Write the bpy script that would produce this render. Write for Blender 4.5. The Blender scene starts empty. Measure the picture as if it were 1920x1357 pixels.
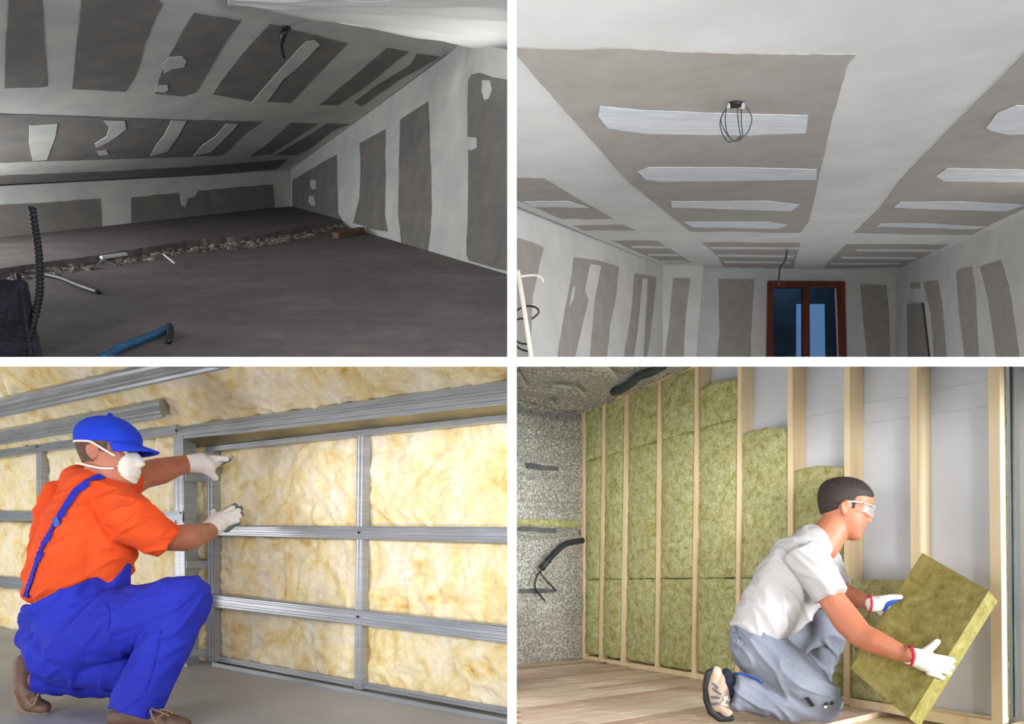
import bpy, bmesh, math, random
from mathutils import Vector as V, Matrix, noise
from mathutils.geometry import tessellate_polygon
random.seed(3)
S = bpy.context.scene
# ---------------------------------------------------------------- camera, world, exposure
F, CX, HY = 1200.0, 960.0, 1040.0
cam_d = bpy.data.cameras.new('camera'); cam_d.sensor_width = 36; cam_d.lens = 36*F/1920
cam_d.shift_y = (HY-678.5)/1920; cam_d.clip_start = .05; cam_d.clip_end = 200
cam = bpy.data.objects.new('camera', cam_d); S.collection.objects.link(cam)
cam.rotation_euler = (math.radians(90), 0, 0); S.camera = cam
vs = S.view_settings; vs.view_transform = 'Standard'; vs.look = 'None'; vs.gamma = 1; vs.exposure = 0; vs.use_curve_mapping = False
W = bpy.data.worlds.new('world'); S.world = W; W.use_nodes = True
W.node_tree.nodes['Background'].inputs[0].default_value = (.82, .9, 1, 1)
W.node_tree.nodes['Background'].inputs[1].default_value = .14
def area(name, loc, target, size, power, col=(1, 1, 1), spread=180, size_y=None):
    d = bpy.data.lights.new(name, 'AREA'); d.energy = power; d.color = col; d.size = size; d.spread = math.radians(spread)
    if size_y: d.shape = 'RECTANGLE'; d.size_y = size_y
    o = bpy.data.objects.new(name, d); S.collection.objects.link(o); o.location = loc
    o.rotation_euler = (V(target)-V(loc)).to_track_quat('-Z', 'Y').to_euler(); return o
# added lamps out of view that whiten the edges of the dividers
area('board_fill', (-.75, .1, .35), (-.4, 1.6, .47), .3, 8, (1, 1, 1), 75)
area('board_fill', (.75, .1, .35), (.4, 1.6, .47), .3, 8, (1, 1, 1), 75)
area('board_fill', (0, .0, 1.2), (0, 1.6, 1.2), .3, 6, (1, 1, 1), 90)
area('board_fill', (0, .2, -.5), (0, 1.6, -.1), .3, 2.5, (1, 1, 1), 80)
# unseen fill lamps added to brighten the rooms
area('sheet_backlight', (-.25, 4.7, 5.1), (-.25, 4.6, 4), 1.0, 40, (.97, .99, 1), 150)  # added backlight above the sheeting, not an actual skylight
area('attic_front_fill', (-.45, 1.8, 2.2), (-2, 7, 4), .5, 21, (.95, .98, 1), 170)  # added fill from the front of the attic
area('attic_side_fill', (-5.6, 5.0, 2.6), (-3, 6, 5.0), 1.6, 135, (.95, .98, 1), 170)  # added fill from beyond the attic's left edge
area('bounce_fill_upper', (3.6, 8.6, 1.0), (3.4, 8.8, 4), 5, 38, (1, .98, .96), 170, 5)  # added upward light standing in for floor bounce
area('side_fill_upper', (4.9, 4.3, 1.75), (1.8, 6.5, 3.2), 1.6, 24, (1, .98, .96), 170)  # added side fill, out of view on the right
area('reflection_fill', (5.85, 13.2, 6.3), (5.7, 13.7, 4.5), .5, 6, (.6, .8, 1), 170)  # added to brighten the backing behind the window glass
area('wool_fill_left', (-5.0, 2.8, -.1), (-2.8, 4.4, .5), 1.0, 34, (1, .98, .95), 170)  # added fill left of the wool room, out of view
area('wool_fill_front', (-3.2, -1.0, .3), (-1.5, 3.4, 0), 1.0, 42, (1, .99, .97), 170)  # added fill from behind the camera
area('wool_fill_floor', (-2.2, .9, -.5), (-1.8, 3.0, 1.2), .5, 14, (1, .98, .95), 170)  # added low fill that lifts the roof wool
area('right_room_fill', (4.4, -.8, .25), (1.2, 4.0, -.3), 1.2, 165, (.95, .97, 1), 110)  # added fill from behind right, with no window there
area('front_fill_right', (.95, -1.0, .1), (.7, 4.5, .2), .5, 6, (1, .99, .97), 50)  # added fill for the foil and green wool

# ---------------------------------------------------------------- helpers
def ray(x, y): return V(((x-CX)/F, 1, (HY-y)/F))
def P(x, y, Y): return ray(x, y)*Y
class Pl:
    def __init__(s, p, a, b):
        s.p = V(p); s.n = V(a).cross(V(b)).normalized()
        if s.n.dot(s.p) > 0: s.n = -s.n
    def at(s, x, y, off=0):
        r = ray(x, y); q = s.p+s.n*off
        return r*(q.dot(s.n)/r.dot(s.n))
def vp(x, y): return V((x-CX, F, HY-y))
Z = V((0, 0, 1)); X = V((1, 0, 0))
def tag(o, label=None, cat=None, group=None, kind=None):
    if label: o['label'] = label
    if cat: o['category'] = cat
    if group: o['group'] = group
    if kind: o['kind'] = kind
    return o
def link(name, me, mat=None, parent=None):
    o = bpy.data.objects.new(name, me); S.collection.objects.link(o)
    if mat and not me.materials: me.materials.append(mat)
    if parent: o.parent = parent
    return o
def empty(name, loc, label, cat, group=None):
    o = bpy.data.objects.new(name, None); S.collection.objects.link(o); o.empty_display_size = .1
    tag(o, label, cat, group); o['_loc'] = list(loc); return o
def mesh(name, vs, fs, mat=None, parent=None, smooth=False):
    me = bpy.data.meshes.new(name); me.from_pydata([tuple(v) for v in vs], [], fs); me.update()
    if smooth: me.polygons.foreach_set('use_smooth', [True]*len(me.polygons))
    return link(name, me, mat, parent)
def from_bm(name, bm, mat=None, parent=None, smooth=False):
    me = bpy.data.meshes.new(name); bm.to_mesh(me); bm.free()
    if smooth: me.polygons.foreach_set('use_smooth', [True]*len(me.polygons))
    return link(name, me, mat, parent)
def rough(pts, amp=1.2, step=12, closed=True):
    out = []; n = len(pts)
    for i in range(n if closed else n-1):
        a = V(pts[i]).to_2d(); b = V(pts[(i+1) % n]).to_2d(); L = (b-a).length; k = max(1, int(L/step))
        nn = V((-(b-a).y, (b-a).x))/max(L, 1e-6)
        for j in range(k):
            q = a.lerp(b, j/k); f = noise.noise(V((q.x*.045, q.y*.045, 3.1)))*1.3+noise.noise(V((q.x*.17, q.y*.17, 9)))*.7
            q = q+nn*f*amp*(1 if j else .3); out.append((q.x, q.y))
    if not closed: out.append(tuple(pts[-1]))
    return out
def smooth_poly(pts):
    out = []; n = len(pts)
    for i in range(n):
        a = V(pts[i]); b = V(pts[(i+1) % n]); out += [tuple(a.lerp(b, .2)), tuple(a.lerp(b, .8))]
    return out
def poly(pl, pts, name, mat, parent=None, t=.004, off=0.0, amp=0, soft=False):
    """prism whose front outline lies on the plane"""
    if soft: pts = smooth_poly(pts)
    if amp: pts = rough(pts, amp)
    fr = [pl.at(x, y, off+t) for x, y in pts]; bk = [p-pl.n*t for p in fr]; n = len(fr)
    bm = bmesh.new(); a = [bm.verts.new(p) for p in fr]; b = [bm.verts.new(p) for p in bk]
    for tri in tessellate_polygon([[V((x, y, 0)) for x, y in pts]]):
        try: bm.faces.new([a[i] for i in tri]); bm.faces.new([b[i] for i in tri[::-1]])
        except Exception: pass
    for i in range(n): bm.faces.new((a[i], b[i], b[(i+1) % n], a[(i+1) % n]))
    bmesh.ops.recalc_face_normals(bm, faces=bm.faces)
    return from_bm(name, bm, mat, parent)
def loft(pl, top, bot, prof, name, mat, parent=None, smooth=False):
    """profile (v across, depth in m) swept between two ends; top/bot = ((x0,y0),(x1,y1)) edges of the face in the plane"""
    rings = []
    for k in (0, 1):
        A = pl.at(*top[k]); B = pl.at(*bot[k])
        rings.append([A.lerp(B, v)+pl.n*d for v, d in prof])
    n = len(prof); vs = rings[0]+rings[1]
    fs = [(i, (i+1) % n, n+(i+1) % n, n+i) for i in range(n)]+[tuple(range(n))[::-1], tuple(range(n, 2*n))]
    o = mesh(name, vs, fs, mat, parent); bm = bmesh.new(); bm.from_mesh(o.data); bmesh.ops.recalc_face_normals(bm, faces=bm.faces)
    bm.to_mesh(o.data); bm.free(); return o
def prism3(a, b, w, d, name, mat, parent=None):
    """box beam from a to b with half vectors w and d"""
    vs = []
    for p in (a, b): vs += [p-w-d, p+w-d, p+w+d, p-w+d]
    fs = [(0, 1, 2, 3), (4, 7, 6, 5), (0, 4, 5, 1), (1, 5, 6, 2), (2, 6, 7, 3), (3, 7, 4, 0)]
    o = mesh(name, vs, fs, mat, parent); bm = bmesh.new(); bm.from_mesh(o.data); bmesh.ops.recalc_face_normals(bm, faces=bm.faces)
    bmesh.ops.bevel(bm, geom=bm.edges[:], offset=min(w.length, d.length)*.12, segments=1, affect='EDGES')
    bm.to_mesh(o.data); bm.free(); return o
def tube(pts, r, name, mat, parent=None, seg=8, sub=6, closed=False):
    """smooth tube through 3d points"""
    pts = [V(p) for p in pts]; n = len(pts); path = []
    for i in range(n-1):
        p0, p1, p2, p3 = pts[max(i-1, 0)], pts[i], pts[i+1], pts[min(i+2, n-1)]
        for j in range(sub):
            t = j/sub
            path.append(.5*((2*p1)+(p2-p0)*t+(2*p0-5*p1+4*p2-p3)*t*t+(3*p1-p0-3*p2+p3)*t**3))
    path.append(pts[-1]); vs = []; fs = []; up = V((.13, .31, .94)).normalized()
    rr = r if callable(r) else (lambda t: r)
    m = len(path)
    for i, p in enumerate(path):
        tg = (path[min(i+1, m-1)]-path[max(i-1, 0)]).normalized()
        a = tg.cross(up); a = a.normalized() if a.length > 1e-4 else X; b = tg.cross(a)
        for k in range(seg):
            an = 2*math.pi*k/seg; vs.append(p+(a*math.cos(an)+b*math.sin(an))*rr(i/(m-1)))
    for i in range(m-1):
        for k in range(seg): fs.append((i*seg+k, i*seg+(k+1) % seg, (i+1)*seg+(k+1) % seg, (i+1)*seg+k))
    fs.append(tuple(range(seg))[::-1]); fs.append(tuple(range((m-1)*seg, m*seg)))
    return mesh(name, vs, fs, mat, parent, True)
def pad(pl, q, name, mat, parent=None, step=4, amp=.012, off=0, scale=9, thick=.06, edge=.02, seed=0, curve=None, sag=0, ridged=False, fine=0.004):
    """soft insulation pad filling the pixel quad q (tl, tr, br, bl) of a plane, lumpy in real depth"""
    tl, tr, br, bl = [V(c) for c in q]
    nx = max(3, int(max((tr-tl).length, (br-bl).length)/step)); ny = max(3, int(max((bl-tl).length, (br-tr).length)/step))
    vs = []; fs = []
    for j in range(ny+1):
        for i in range(nx+1):
            u, v = i/nx, j/ny
            c = tl.lerp(tr, u).lerp(bl.lerp(br, u), v)
            if curve: c = c+V(curve(u, v))
            p = pl.at(c.x, c.y, off); e = min(u*nx, (1-u)*nx, v*ny, (1-v)*ny)*step
            q3 = p*scale+V((seed*7.3, seed*3.1, 0))
            wv = V((noise.noise(q3*.5), noise.noise(q3*.5+V((5, 0, 0))), noise.noise(q3*.5+V((0, 9, 0)))))
            q4 = q3+wv*1.6
            h = noise.noise(q4)+.5*noise.noise(q4*2.1)
            if ridged: h = h*.6+.9*(.5-abs(noise.noise(q4*1.3+V((3, 3, 3)))))*1.2+.35*(.4-abs(noise.noise(q4*3.1)))
            h = h*amp+fine*noise.noise(q3*7)-edge*math.exp(-e/5.)+sag*(4*u*(1-u))
            jx = 1.6*noise.noise(V((c.x*.09, c.y*.09, seed))) if e < 1 else 0
            if jx:
                p = pl.at(c.x+(jx if i in (0, nx) else 0), c.y+(jx*1.3 if j in (0, ny) else 0), off)
            vs.append(p+pl.n*h)
    W_ = nx+1
    for j in range(ny):
        for i in range(nx): fs.append((j*W_+i, (j+1)*W_+i, (j+1)*W_+i+1, j*W_+i+1))
    # border skirt and back
    bd = [i for i in range(W_)]+[j*W_+nx for j in range(1, ny+1)]+[ny*W_+i for i in range(nx-1, -1, -1)]+[j*W_ for j in range(ny-1, 0, -1)]
    base = len(vs)
    for b in bd: vs.append(vs[b]-pl.n*thick)
    n = len(bd)
    for k in range(n): fs.append((bd[k], bd[(k+1) % n], base+(k+1) % n, base+k))
    fs.append(tuple(base+k for k in range(n))[::-1])
    return mesh(name, vs, fs, mat, parent, True)

# ---------------------------------------------------------------- materials
def lin(c):
    c = [x/255 for x in c[:3]]
    return [(x/12.92 if x <= .04045 else ((x+.055)/1.055)**2.4) for x in c]+[1]
class NT:
    def __init__(s, name):
        s.m = bpy.data.materials.new(name); s.m.use_nodes = True; s.t = s.m.node_tree; s.b = s.t.nodes['Principled BSDF']
        s.co = s.t.nodes.new('ShaderNodeTexCoord')
    def n(s, k, **kw):
        x = s.t.nodes.new('ShaderNode'+k)
        for a, b in kw.items():
            if a.startswith('_'): setattr(x, a[1:], b)
            else: x.inputs[a.replace('0', ' ') if a not in x.inputs else a].default_value = b
        return x
    def l(s, a, b): s.t.links.new(a, b)
    def noise(s, scale, detail=4, rough_=.55, dist=0, stretch=(1, 1, 1), rot=(0, 0, 0)):
        mp = s.n('Mapping'); mp.inputs['Scale'].default_value = stretch; mp.inputs['Rotation'].default_value = rot
        s.l(s.co.outputs['Object'], mp.inputs['Vector'])
        x = s.n('TexNoise'); x.inputs['Scale'].default_value = scale; x.inputs['Detail'].default_value = detail
        x.inputs['Roughness'].default_value = rough_; x.inputs['Distortion'].default_value = dist; s.l(mp.outputs[0], x.inputs['Vector']); return x.outputs['Fac']
    def ramp(s, fac, stops):
        r = s.n('ValToRGB'); s.l(fac, r.inputs[0]); e = r.color_ramp.elements
        while len(e) < len(stops): e.new(.5)
        for i, (p, c) in enumerate(stops): e[i].position = p; e[i].color = lin(c)
        return r.outputs[0]
    def mix(s, fac, a, b, mode='MIX'):
        x = s.n('MixRGB', _blend_type=mode)
        for k, v in ((0, fac), (1, a), (2, b)):
            if hasattr(v, 'links'): s.l(v, x.inputs[k])
            else: x.inputs[k].default_value = v
        return x.outputs[0]
    def bump(s, h, strength=.3, dist=.01):
        x = s.n('Bump'); x.inputs['Strength'].default_value = strength; x.inputs['Distance'].default_value = dist
        s.l(h, x.inputs['Height']); s.l(x.outputs[0], s.b.inputs['Normal']); return x
    def col(s, c):
        if hasattr(c, 'links'): s.l(c, s.b.inputs['Base Color'])
        else: s.b.inputs['Base Color'].default_value = lin(c)
    def set(s, rough_=.7, metal=0, **kw):
        s.b.inputs['Roughness'].default_value = rough_; s.b.inputs['Metallic'].default_value = metal
        for k, v in kw.items(): s.b.inputs[k].default_value = v
def simple(name, c, c2=None, scale=20, rough_=.7, metal=0, bump=0, stretch=(1, 1, 1), dist=.005, detail=4, **kw):
    t = NT(name); f = t.noise(scale, detail, stretch=stretch)
    t.col(t.ramp(f, [(.35, c), (.65, c2 or c)])); t.set(rough_, metal, **kw)
    if bump: t.bump(t.noise(scale*2.5, 5, stretch=stretch), bump, dist)
    return t.m
M = {}
M['divider'] = simple('white_paint', (252, 252, 252), rough_=.8)
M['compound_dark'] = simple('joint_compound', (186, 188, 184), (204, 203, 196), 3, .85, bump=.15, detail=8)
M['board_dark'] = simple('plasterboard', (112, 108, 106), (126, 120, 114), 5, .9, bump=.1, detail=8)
M['compound'] = simple('ceiling_compound', (214, 212, 208), (226, 224, 220), 2.2, .8, bump=.1, detail=6)
M['board'] = simple('ceiling_plasterboard', (166, 158, 150), (176, 169, 162), 6, .9, bump=.08, detail=8)
t = NT('tape_compound'); f = t.noise(3.5, 5, .6, .6, (1, 6, 6))
t.col(t.ramp(f, [(.35, (206, 208, 212)), (.6, (226, 228, 230))])); t.set(.75); M['tape'] = t.m
M['black'] = simple('black_plastic', (18, 20, 24), (34, 36, 40), 40, .5)
M['cable'] = simple('cable_sheath', (44, 54, 60), (60, 70, 74), 40, .5)
t = NT('wool_yellow'); f = t.noise(6, 8, .62, .5); f2 = t.noise(26, 6, .7, .3); g = t.noise(2.6, 4, .5, .6)
c = t.ramp(f, [(.28, (204, 156, 84)), (.37, (230, 208, 152)), (.48, (240, 229, 194)), (.64, (244, 239, 228))])
c = t.mix(t.ramp(g, [(.4, (0, 0, 0)), (.7, (150, 150, 150))]), c, lin((232, 212, 140)))
c = t.mix(.35, c, t.ramp(f2, [(.3, (206, 166, 100)), (.6, (255, 250, 232))]), 'MULTIPLY'); cr = t.noise(4.5, 5, .55, .7); ab = t.n('Math', _operation='SUBTRACT'); ab.inputs[1].default_value = .5; t.l(cr, ab.inputs[0])
a2 = t.n('Math', _operation='ABSOLUTE'); t.l(ab.outputs[0], a2.inputs[0]); mk_ = t.mix(1, t.ramp(a2.outputs[0], [(0, (120, 120, 120)), (.03, (0, 0, 0))]), t.ramp(t.noise(3.1, 2), [(.48, (0, 0, 0)), (.6, (255, 255, 255))]), 'MULTIPLY')
c = t.mix(mk_, c, lin((186, 132, 70))); t.col(c); t.set(.95)
t.bump(t.noise(20, 9, .72, .5), .5, .015); M['wool'] = t.m
t = NT('wool_green'); f = t.noise(22, 9, .78, .3); g = t.noise(3, 3)
c = t.ramp(f, [(.3, (122, 114, 56)), (.4, (180, 176, 112)), (.53, (212, 212, 160)), (.68, (232, 234, 206))])
c = t.mix(t.ramp(g, [(.4, (0, 0, 0)), (.65, (110, 110, 110))]), c, lin((196, 186, 112))); c = t.mix(.7, c, t.ramp(t.noise(95, 5, .8, .2, (1, 1, .6)), [(.34, (170, 166, 128)), (.52, (255, 255, 246))]), 'MULTIPLY'); t.col(c); t.set(.97)
t.bump(t.noise(48, 9, .8, .3), .9, .010); M['green'] = t.m
t = NT('galvanised_steel'); f = t.noise(4, 6, .6, 0, (1, 1, 14)); t.col(t.ramp(f, [(.3, (150, 154, 160)), (.7, (176, 180, 187))])); t.set(.36, .5)
t.bump(t.noise(3, 3, .5, 0, (1, 1, 40)), .05, .004); M['steel'] = t.m
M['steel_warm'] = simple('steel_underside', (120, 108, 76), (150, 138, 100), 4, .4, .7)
M['screw'] = simple('screw_black', (20, 20, 22), rough_=.4, metal=.5)
t = NT('pine'); f = t.noise(9, 6, .6, .6, (1, 1, .09)); g = t.noise(2.2, 2)
c = t.ramp(f, [(.3, (224, 192, 146)), (.5, (238, 216, 176)), (.7, (244, 228, 196))]); c = t.mix(t.ramp(g, [(.62, (0, 0, 0)), (.75, (60, 60, 60))]), c, lin((196, 142, 92)))
t.col(c); t.set(.7); t.bump(f, .1, .003); M['pine'] = t.m
t = NT('concrete'); f = t.noise(2.5, 8, .6); s_ = t.noise(60, 3, .8); c = t.ramp(f, [(.35, (158, 158, 160)), (.65, (172, 172, 173))])
c = t.mix(t.ramp(s_, [(.74, (0, 0, 0)), (.78, (190, 190, 190))]), c, lin((214, 212, 208))); t.col(c); t.set(.55); t.bump(t.noise(40, 5), .1, .003); M['concrete'] = t.m
t = NT('rough_screed'); f = t.noise(1.6, 9, .7, .4, (1, 2.2, 1)); g = t.noise(9, 8, .8)
c = t.ramp(f, [(.3, (92, 84, 84)), (.55, (108, 100, 98)), (.75, (126, 118, 114))]); c = t.mix(.5, c, t.ramp(g, [(.35, (170, 165, 165)), (.65, (255, 250, 250))]), 'MULTIPLY')
t.col(c); t.set(.9); t.bump(g, .4, .03); M['screed'] = t.m
t = NT('foil'); f = t.noise(70, 6, .8, .5); g = t.noise(2.4, 4, .6, 0, (1, 1, 5))
c = t.ramp(f, [(.40, (124, 123, 119)), (.5, (178, 177, 172)), (.6, (248, 247, 244))]); c = t.mix(t.ramp(g, [(.5, (0, 0, 0)), (.7, (110, 110, 110))]), c, lin((156, 148, 116)))
t.col(c); t.set(.36, .3); b = t.bump(t.noise(62, 4, .7), .5, .010); M['foil'] = t.m
M['tape_silver'] = simple('silver_tape', (84, 86, 90), (120, 122, 126), 8, .35, .3)
t = NT('membrane'); f = t.noise(1.6, 4, .5, .4); w = t.n('TexWave'); w.inputs['Scale'].default_value = 55; w.inputs['Distortion'].default_value = .4; t.l(t.co.outputs['Object'], w.inputs['Vector'])
t.col(t.ramp(f, [(.35, (204, 210, 220)), (.65, (218, 223, 232))])); t.set(.6); t.bump(w.outputs['Fac'], .1, .002); M['membrane'] = t.m
# ================================================================ dividers: white boards seen edge-on, thicker towards the back wall
def box(name, y0, y1, xr, zr, mat):
    vs = []
    for y in (y0, y1):
        for x in xr(y): vs += [(x, y, zr(y)[0]), (x, y, zr(y)[1])]
    fs = [(0, 2, 3, 1), (4, 5, 7, 6), (0, 1, 5, 4), (2, 6, 7, 3), (1, 3, 7, 5), (0, 4, 6, 2)]
    return mesh(name, vs, fs, mat)
D0 = 1.6; hx = 8.6/F; zc = (HY-678)/F; hz = 8.8/F
o = box('wall_divider', D0, 13.5, lambda y: (-hx*y, hx*y), lambda y: (-1.3, 1.45+(y-D0)*.93), M['divider'])
tag(o, 'white upright dividing board between the left and right rooms', kind='structure')
o = box('floor_divider', D0, 7.2, lambda y: (-6.5, -hx*y), lambda y: ((zc-hz)*y, (zc+hz)*y), M['divider']); tag(o, 'white dividing board between the two left rooms', kind='structure')
o = box('floor_divider', D0, 4.7, lambda y: (hx*y, 6.5), lambda y: ((zc-hz)*y, (zc+hz)*y), M['divider']); tag(o, 'white dividing board between the two right rooms', kind='structure')

# ================================================================ dark attic room (upper left)
d1, d2 = vp(1650, 265), vp(106, 265)
A_ = -1.1
fl = Pl((0, 0, A_), d1, d2)
c0 = fl.at(545, 394)
gable = Pl(c0, d2, Z); knee = Pl(c0, d1, Z)
g1, g2 = gable.at(540, 322), gable.at(830, 110)
slope = Pl(g1, g2-g1, d1)
ridge = slope.at(830, 76); flat = Pl(ridge, d1, X)
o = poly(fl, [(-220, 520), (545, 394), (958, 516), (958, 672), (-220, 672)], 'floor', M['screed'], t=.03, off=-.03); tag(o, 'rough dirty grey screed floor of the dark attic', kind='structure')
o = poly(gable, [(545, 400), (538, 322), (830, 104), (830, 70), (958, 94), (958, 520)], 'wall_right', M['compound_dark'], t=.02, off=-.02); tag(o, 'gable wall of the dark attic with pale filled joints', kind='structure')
gw = o
def boards(pl, par, mat, lst, amp=1.0, t=.004, name='plasterboard', off=0):
    for p in lst: poly(pl, p, name, mat, par, t, off, amp)
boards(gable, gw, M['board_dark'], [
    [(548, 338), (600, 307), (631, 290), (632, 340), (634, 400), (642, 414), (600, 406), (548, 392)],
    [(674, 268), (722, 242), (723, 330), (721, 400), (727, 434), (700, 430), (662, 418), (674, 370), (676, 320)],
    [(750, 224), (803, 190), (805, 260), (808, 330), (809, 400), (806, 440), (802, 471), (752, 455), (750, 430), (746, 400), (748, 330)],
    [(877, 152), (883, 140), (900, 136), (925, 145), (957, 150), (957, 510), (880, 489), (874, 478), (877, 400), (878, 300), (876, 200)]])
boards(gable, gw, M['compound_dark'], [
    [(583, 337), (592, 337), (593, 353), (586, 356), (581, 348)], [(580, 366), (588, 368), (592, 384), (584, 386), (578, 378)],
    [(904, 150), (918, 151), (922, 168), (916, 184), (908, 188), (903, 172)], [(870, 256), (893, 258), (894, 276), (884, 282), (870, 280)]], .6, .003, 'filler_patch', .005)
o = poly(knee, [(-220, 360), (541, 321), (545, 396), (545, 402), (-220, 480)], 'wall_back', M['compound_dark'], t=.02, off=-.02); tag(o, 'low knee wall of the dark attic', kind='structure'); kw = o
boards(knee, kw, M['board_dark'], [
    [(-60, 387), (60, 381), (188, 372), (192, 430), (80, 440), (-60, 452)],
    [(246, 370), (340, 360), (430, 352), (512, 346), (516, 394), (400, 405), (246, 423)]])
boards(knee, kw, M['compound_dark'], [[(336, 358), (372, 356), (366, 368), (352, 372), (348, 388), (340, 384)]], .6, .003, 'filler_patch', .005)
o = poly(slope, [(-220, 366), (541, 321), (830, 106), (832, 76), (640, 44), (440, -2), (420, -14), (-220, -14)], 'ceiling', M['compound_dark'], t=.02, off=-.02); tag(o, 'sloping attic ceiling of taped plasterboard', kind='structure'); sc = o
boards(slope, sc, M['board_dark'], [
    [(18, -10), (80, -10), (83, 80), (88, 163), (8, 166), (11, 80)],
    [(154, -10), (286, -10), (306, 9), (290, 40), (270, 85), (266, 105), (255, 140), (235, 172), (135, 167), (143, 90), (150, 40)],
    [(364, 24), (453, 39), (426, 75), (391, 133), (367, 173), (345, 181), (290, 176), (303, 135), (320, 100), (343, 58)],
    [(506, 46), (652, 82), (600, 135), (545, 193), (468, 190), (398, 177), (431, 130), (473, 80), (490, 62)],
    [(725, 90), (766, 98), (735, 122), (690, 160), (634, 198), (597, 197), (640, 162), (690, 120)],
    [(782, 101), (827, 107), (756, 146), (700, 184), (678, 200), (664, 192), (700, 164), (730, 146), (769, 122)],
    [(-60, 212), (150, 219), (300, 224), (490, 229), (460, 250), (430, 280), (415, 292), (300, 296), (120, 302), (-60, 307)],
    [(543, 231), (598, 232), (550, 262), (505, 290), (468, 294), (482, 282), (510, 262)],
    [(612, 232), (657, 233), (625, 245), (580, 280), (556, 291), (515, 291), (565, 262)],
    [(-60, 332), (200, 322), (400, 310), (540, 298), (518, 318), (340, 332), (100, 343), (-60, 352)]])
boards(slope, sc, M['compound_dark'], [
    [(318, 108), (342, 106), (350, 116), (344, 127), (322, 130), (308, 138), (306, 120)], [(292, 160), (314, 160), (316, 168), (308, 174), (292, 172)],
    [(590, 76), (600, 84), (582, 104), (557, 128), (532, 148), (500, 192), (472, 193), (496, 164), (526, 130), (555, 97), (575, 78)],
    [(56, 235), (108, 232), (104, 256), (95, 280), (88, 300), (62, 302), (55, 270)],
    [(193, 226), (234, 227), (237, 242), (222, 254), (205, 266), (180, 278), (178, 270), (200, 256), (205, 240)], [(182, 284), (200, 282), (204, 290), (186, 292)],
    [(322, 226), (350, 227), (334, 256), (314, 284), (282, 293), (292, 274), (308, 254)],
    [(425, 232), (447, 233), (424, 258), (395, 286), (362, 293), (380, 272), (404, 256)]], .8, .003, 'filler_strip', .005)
# crumpled pale plastic sheet hung under the flat part: real folds
t = NT('white_sheeting'); tr_ = t.n('BsdfTranslucent'); tr_.inputs[0].default_value = lin((232, 232, 228)); t.col((226, 227, 225)); t.set(.5)
mx = t.n('MixShader'); mx.inputs[0].default_value = .5; t.l(t.b.outputs[0], mx.inputs[1]); t.l(tr_.outputs[0], mx.inputs[2]); t.l(mx.outputs[0], t.t.nodes['Material Output'].inputs[0]); M['sheet'] = t.m
vs_, fs_ = [], []
nx, ny = 110, 46
for j in range(ny+1):
    for i in range(nx+1):
        u, v = i/nx, j/ny
        xx = 425+u*533; yb = -4+ (xx-425)*.203-6*math.sin(u*3.1)
        yy = -12+(yb+12)*v
        p = flat.at(xx, yy, .012)
        fold = .035*abs(math.sin(v*13+3.5*u+1.4*noise.noise(V((u*4, v*2, 0)))))*(.35+.65*v)*(1-.3*u)
        fold += .03*noise.noise(V((u*3, v*8, 4)))
        vs_.append(p+flat.n*(fold+.006))
for j in range(ny):
    for i in range(nx):
        a = j*(nx+1)+i; fs_.append((a, a+1, a+nx+2, a+nx+1))
o = mesh('plastic_sheet', vs_, fs_, M['sheet'], None, True); o.modifiers.new('t', 'SOLIDIFY').thickness = .003
tag(o, 'pale crumpled sheeting hung along the top of the attic ceiling', 'sheeting')
# raised platform at the knee wall with a broken rubble edge
pe = [(-60, 528), (33, 514), (191, 491), (361, 462), (480, 452), (584, 432), (648, 421)]
top = [fl.at(*q)+Z*.10 for q in pe]
back = [fl.at(x, y) + Z*.10 for x, y in [(545, 394), (-60, 455)]]
bm = bmesh.new(); tp = [bm.verts.new(fl.at(*q)) for q in rough(pe, 1.2, 9, False)+[(653, 421), (546, 395), (-60, 449)]]
f_ = bm.faces.new(tp); r_ = bmesh.ops.extrude_face_region(bm, geom=[f_]); bmesh.ops.translate(bm, vec=V((0, 0, -.075))-Z*0, verts=[e for e in r_['geom'] if isinstance(e, bmesh.types.BMVert)])
bmesh.ops.recalc_face_normals(bm, faces=bm.faces); bmesh.ops.triangulate(bm, faces=bm.faces)
o = from_bm('floor_platform', bm, M['screed']); tag(o, 'raised strip of attic floor along the knee wall', kind='structure')
o.location = fl.n*.06+Z*.0
M['rubble'] = simple('rubble', (70, 66, 64), (140, 132, 124), 14, .95, bump=.4)
bm = bmesh.new()
for i in range(420):
    tt = random.random()**.8; kx = tt*(len(pe)-1); a = int(kx); fr_ = kx-a
    q = V(pe[a]).lerp(V(pe[min(a+1, len(pe)-1)]), fr_); yy = q.y+random.uniform(-1, 13)*(1 if q.x < 600 else .5)
    if q.x < 20: continue
    p = fl.at(q.x, yy); s_ = random.uniform(.012, .04)
    r_ = bmesh.ops.create_icosphere(bm, subdivisions=1, radius=s_, matrix=Matrix.Translation(p)@Matrix.Diagonal((random.uniform(.7, 1.8), random.uniform(.7, 1.5), random.uniform(.5, .9), 1)))
o = from_bm('rubble', bm, M['rubble']); tag(o, 'loose rubble along the broken edge of the attic floor', 'rubble', kind='stuff')
M['rust'] = simple('brick_red', (120, 84, 66), (100, 78, 66), 12, .9, bump=.3)
a, b = fl.at(630, 447)+fl.n*.03, fl.at(680, 436)+fl.n*.03
o = prism3(a, b, (b-a).cross(fl.n).normalized()*.04, fl.n*.03, 'brick', M['rust']); tag(o, 'dull reddish brick lying by the gable wall at the platform edge', 'brick')
M['pale'] = simple('pale_plastic', (206, 208, 208), rough_=.5)
a, b = fl.at(193, 494)+fl.n*.05, fl.at(240, 487)+fl.n*.05
o = prism3(a, b, (b-a).cross(fl.n).normalized()*.02, fl.n*.012, 'white_batten', M['pale']); tag(o, 'short white batten lying on the edge of the attic platform', 'batten')
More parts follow.
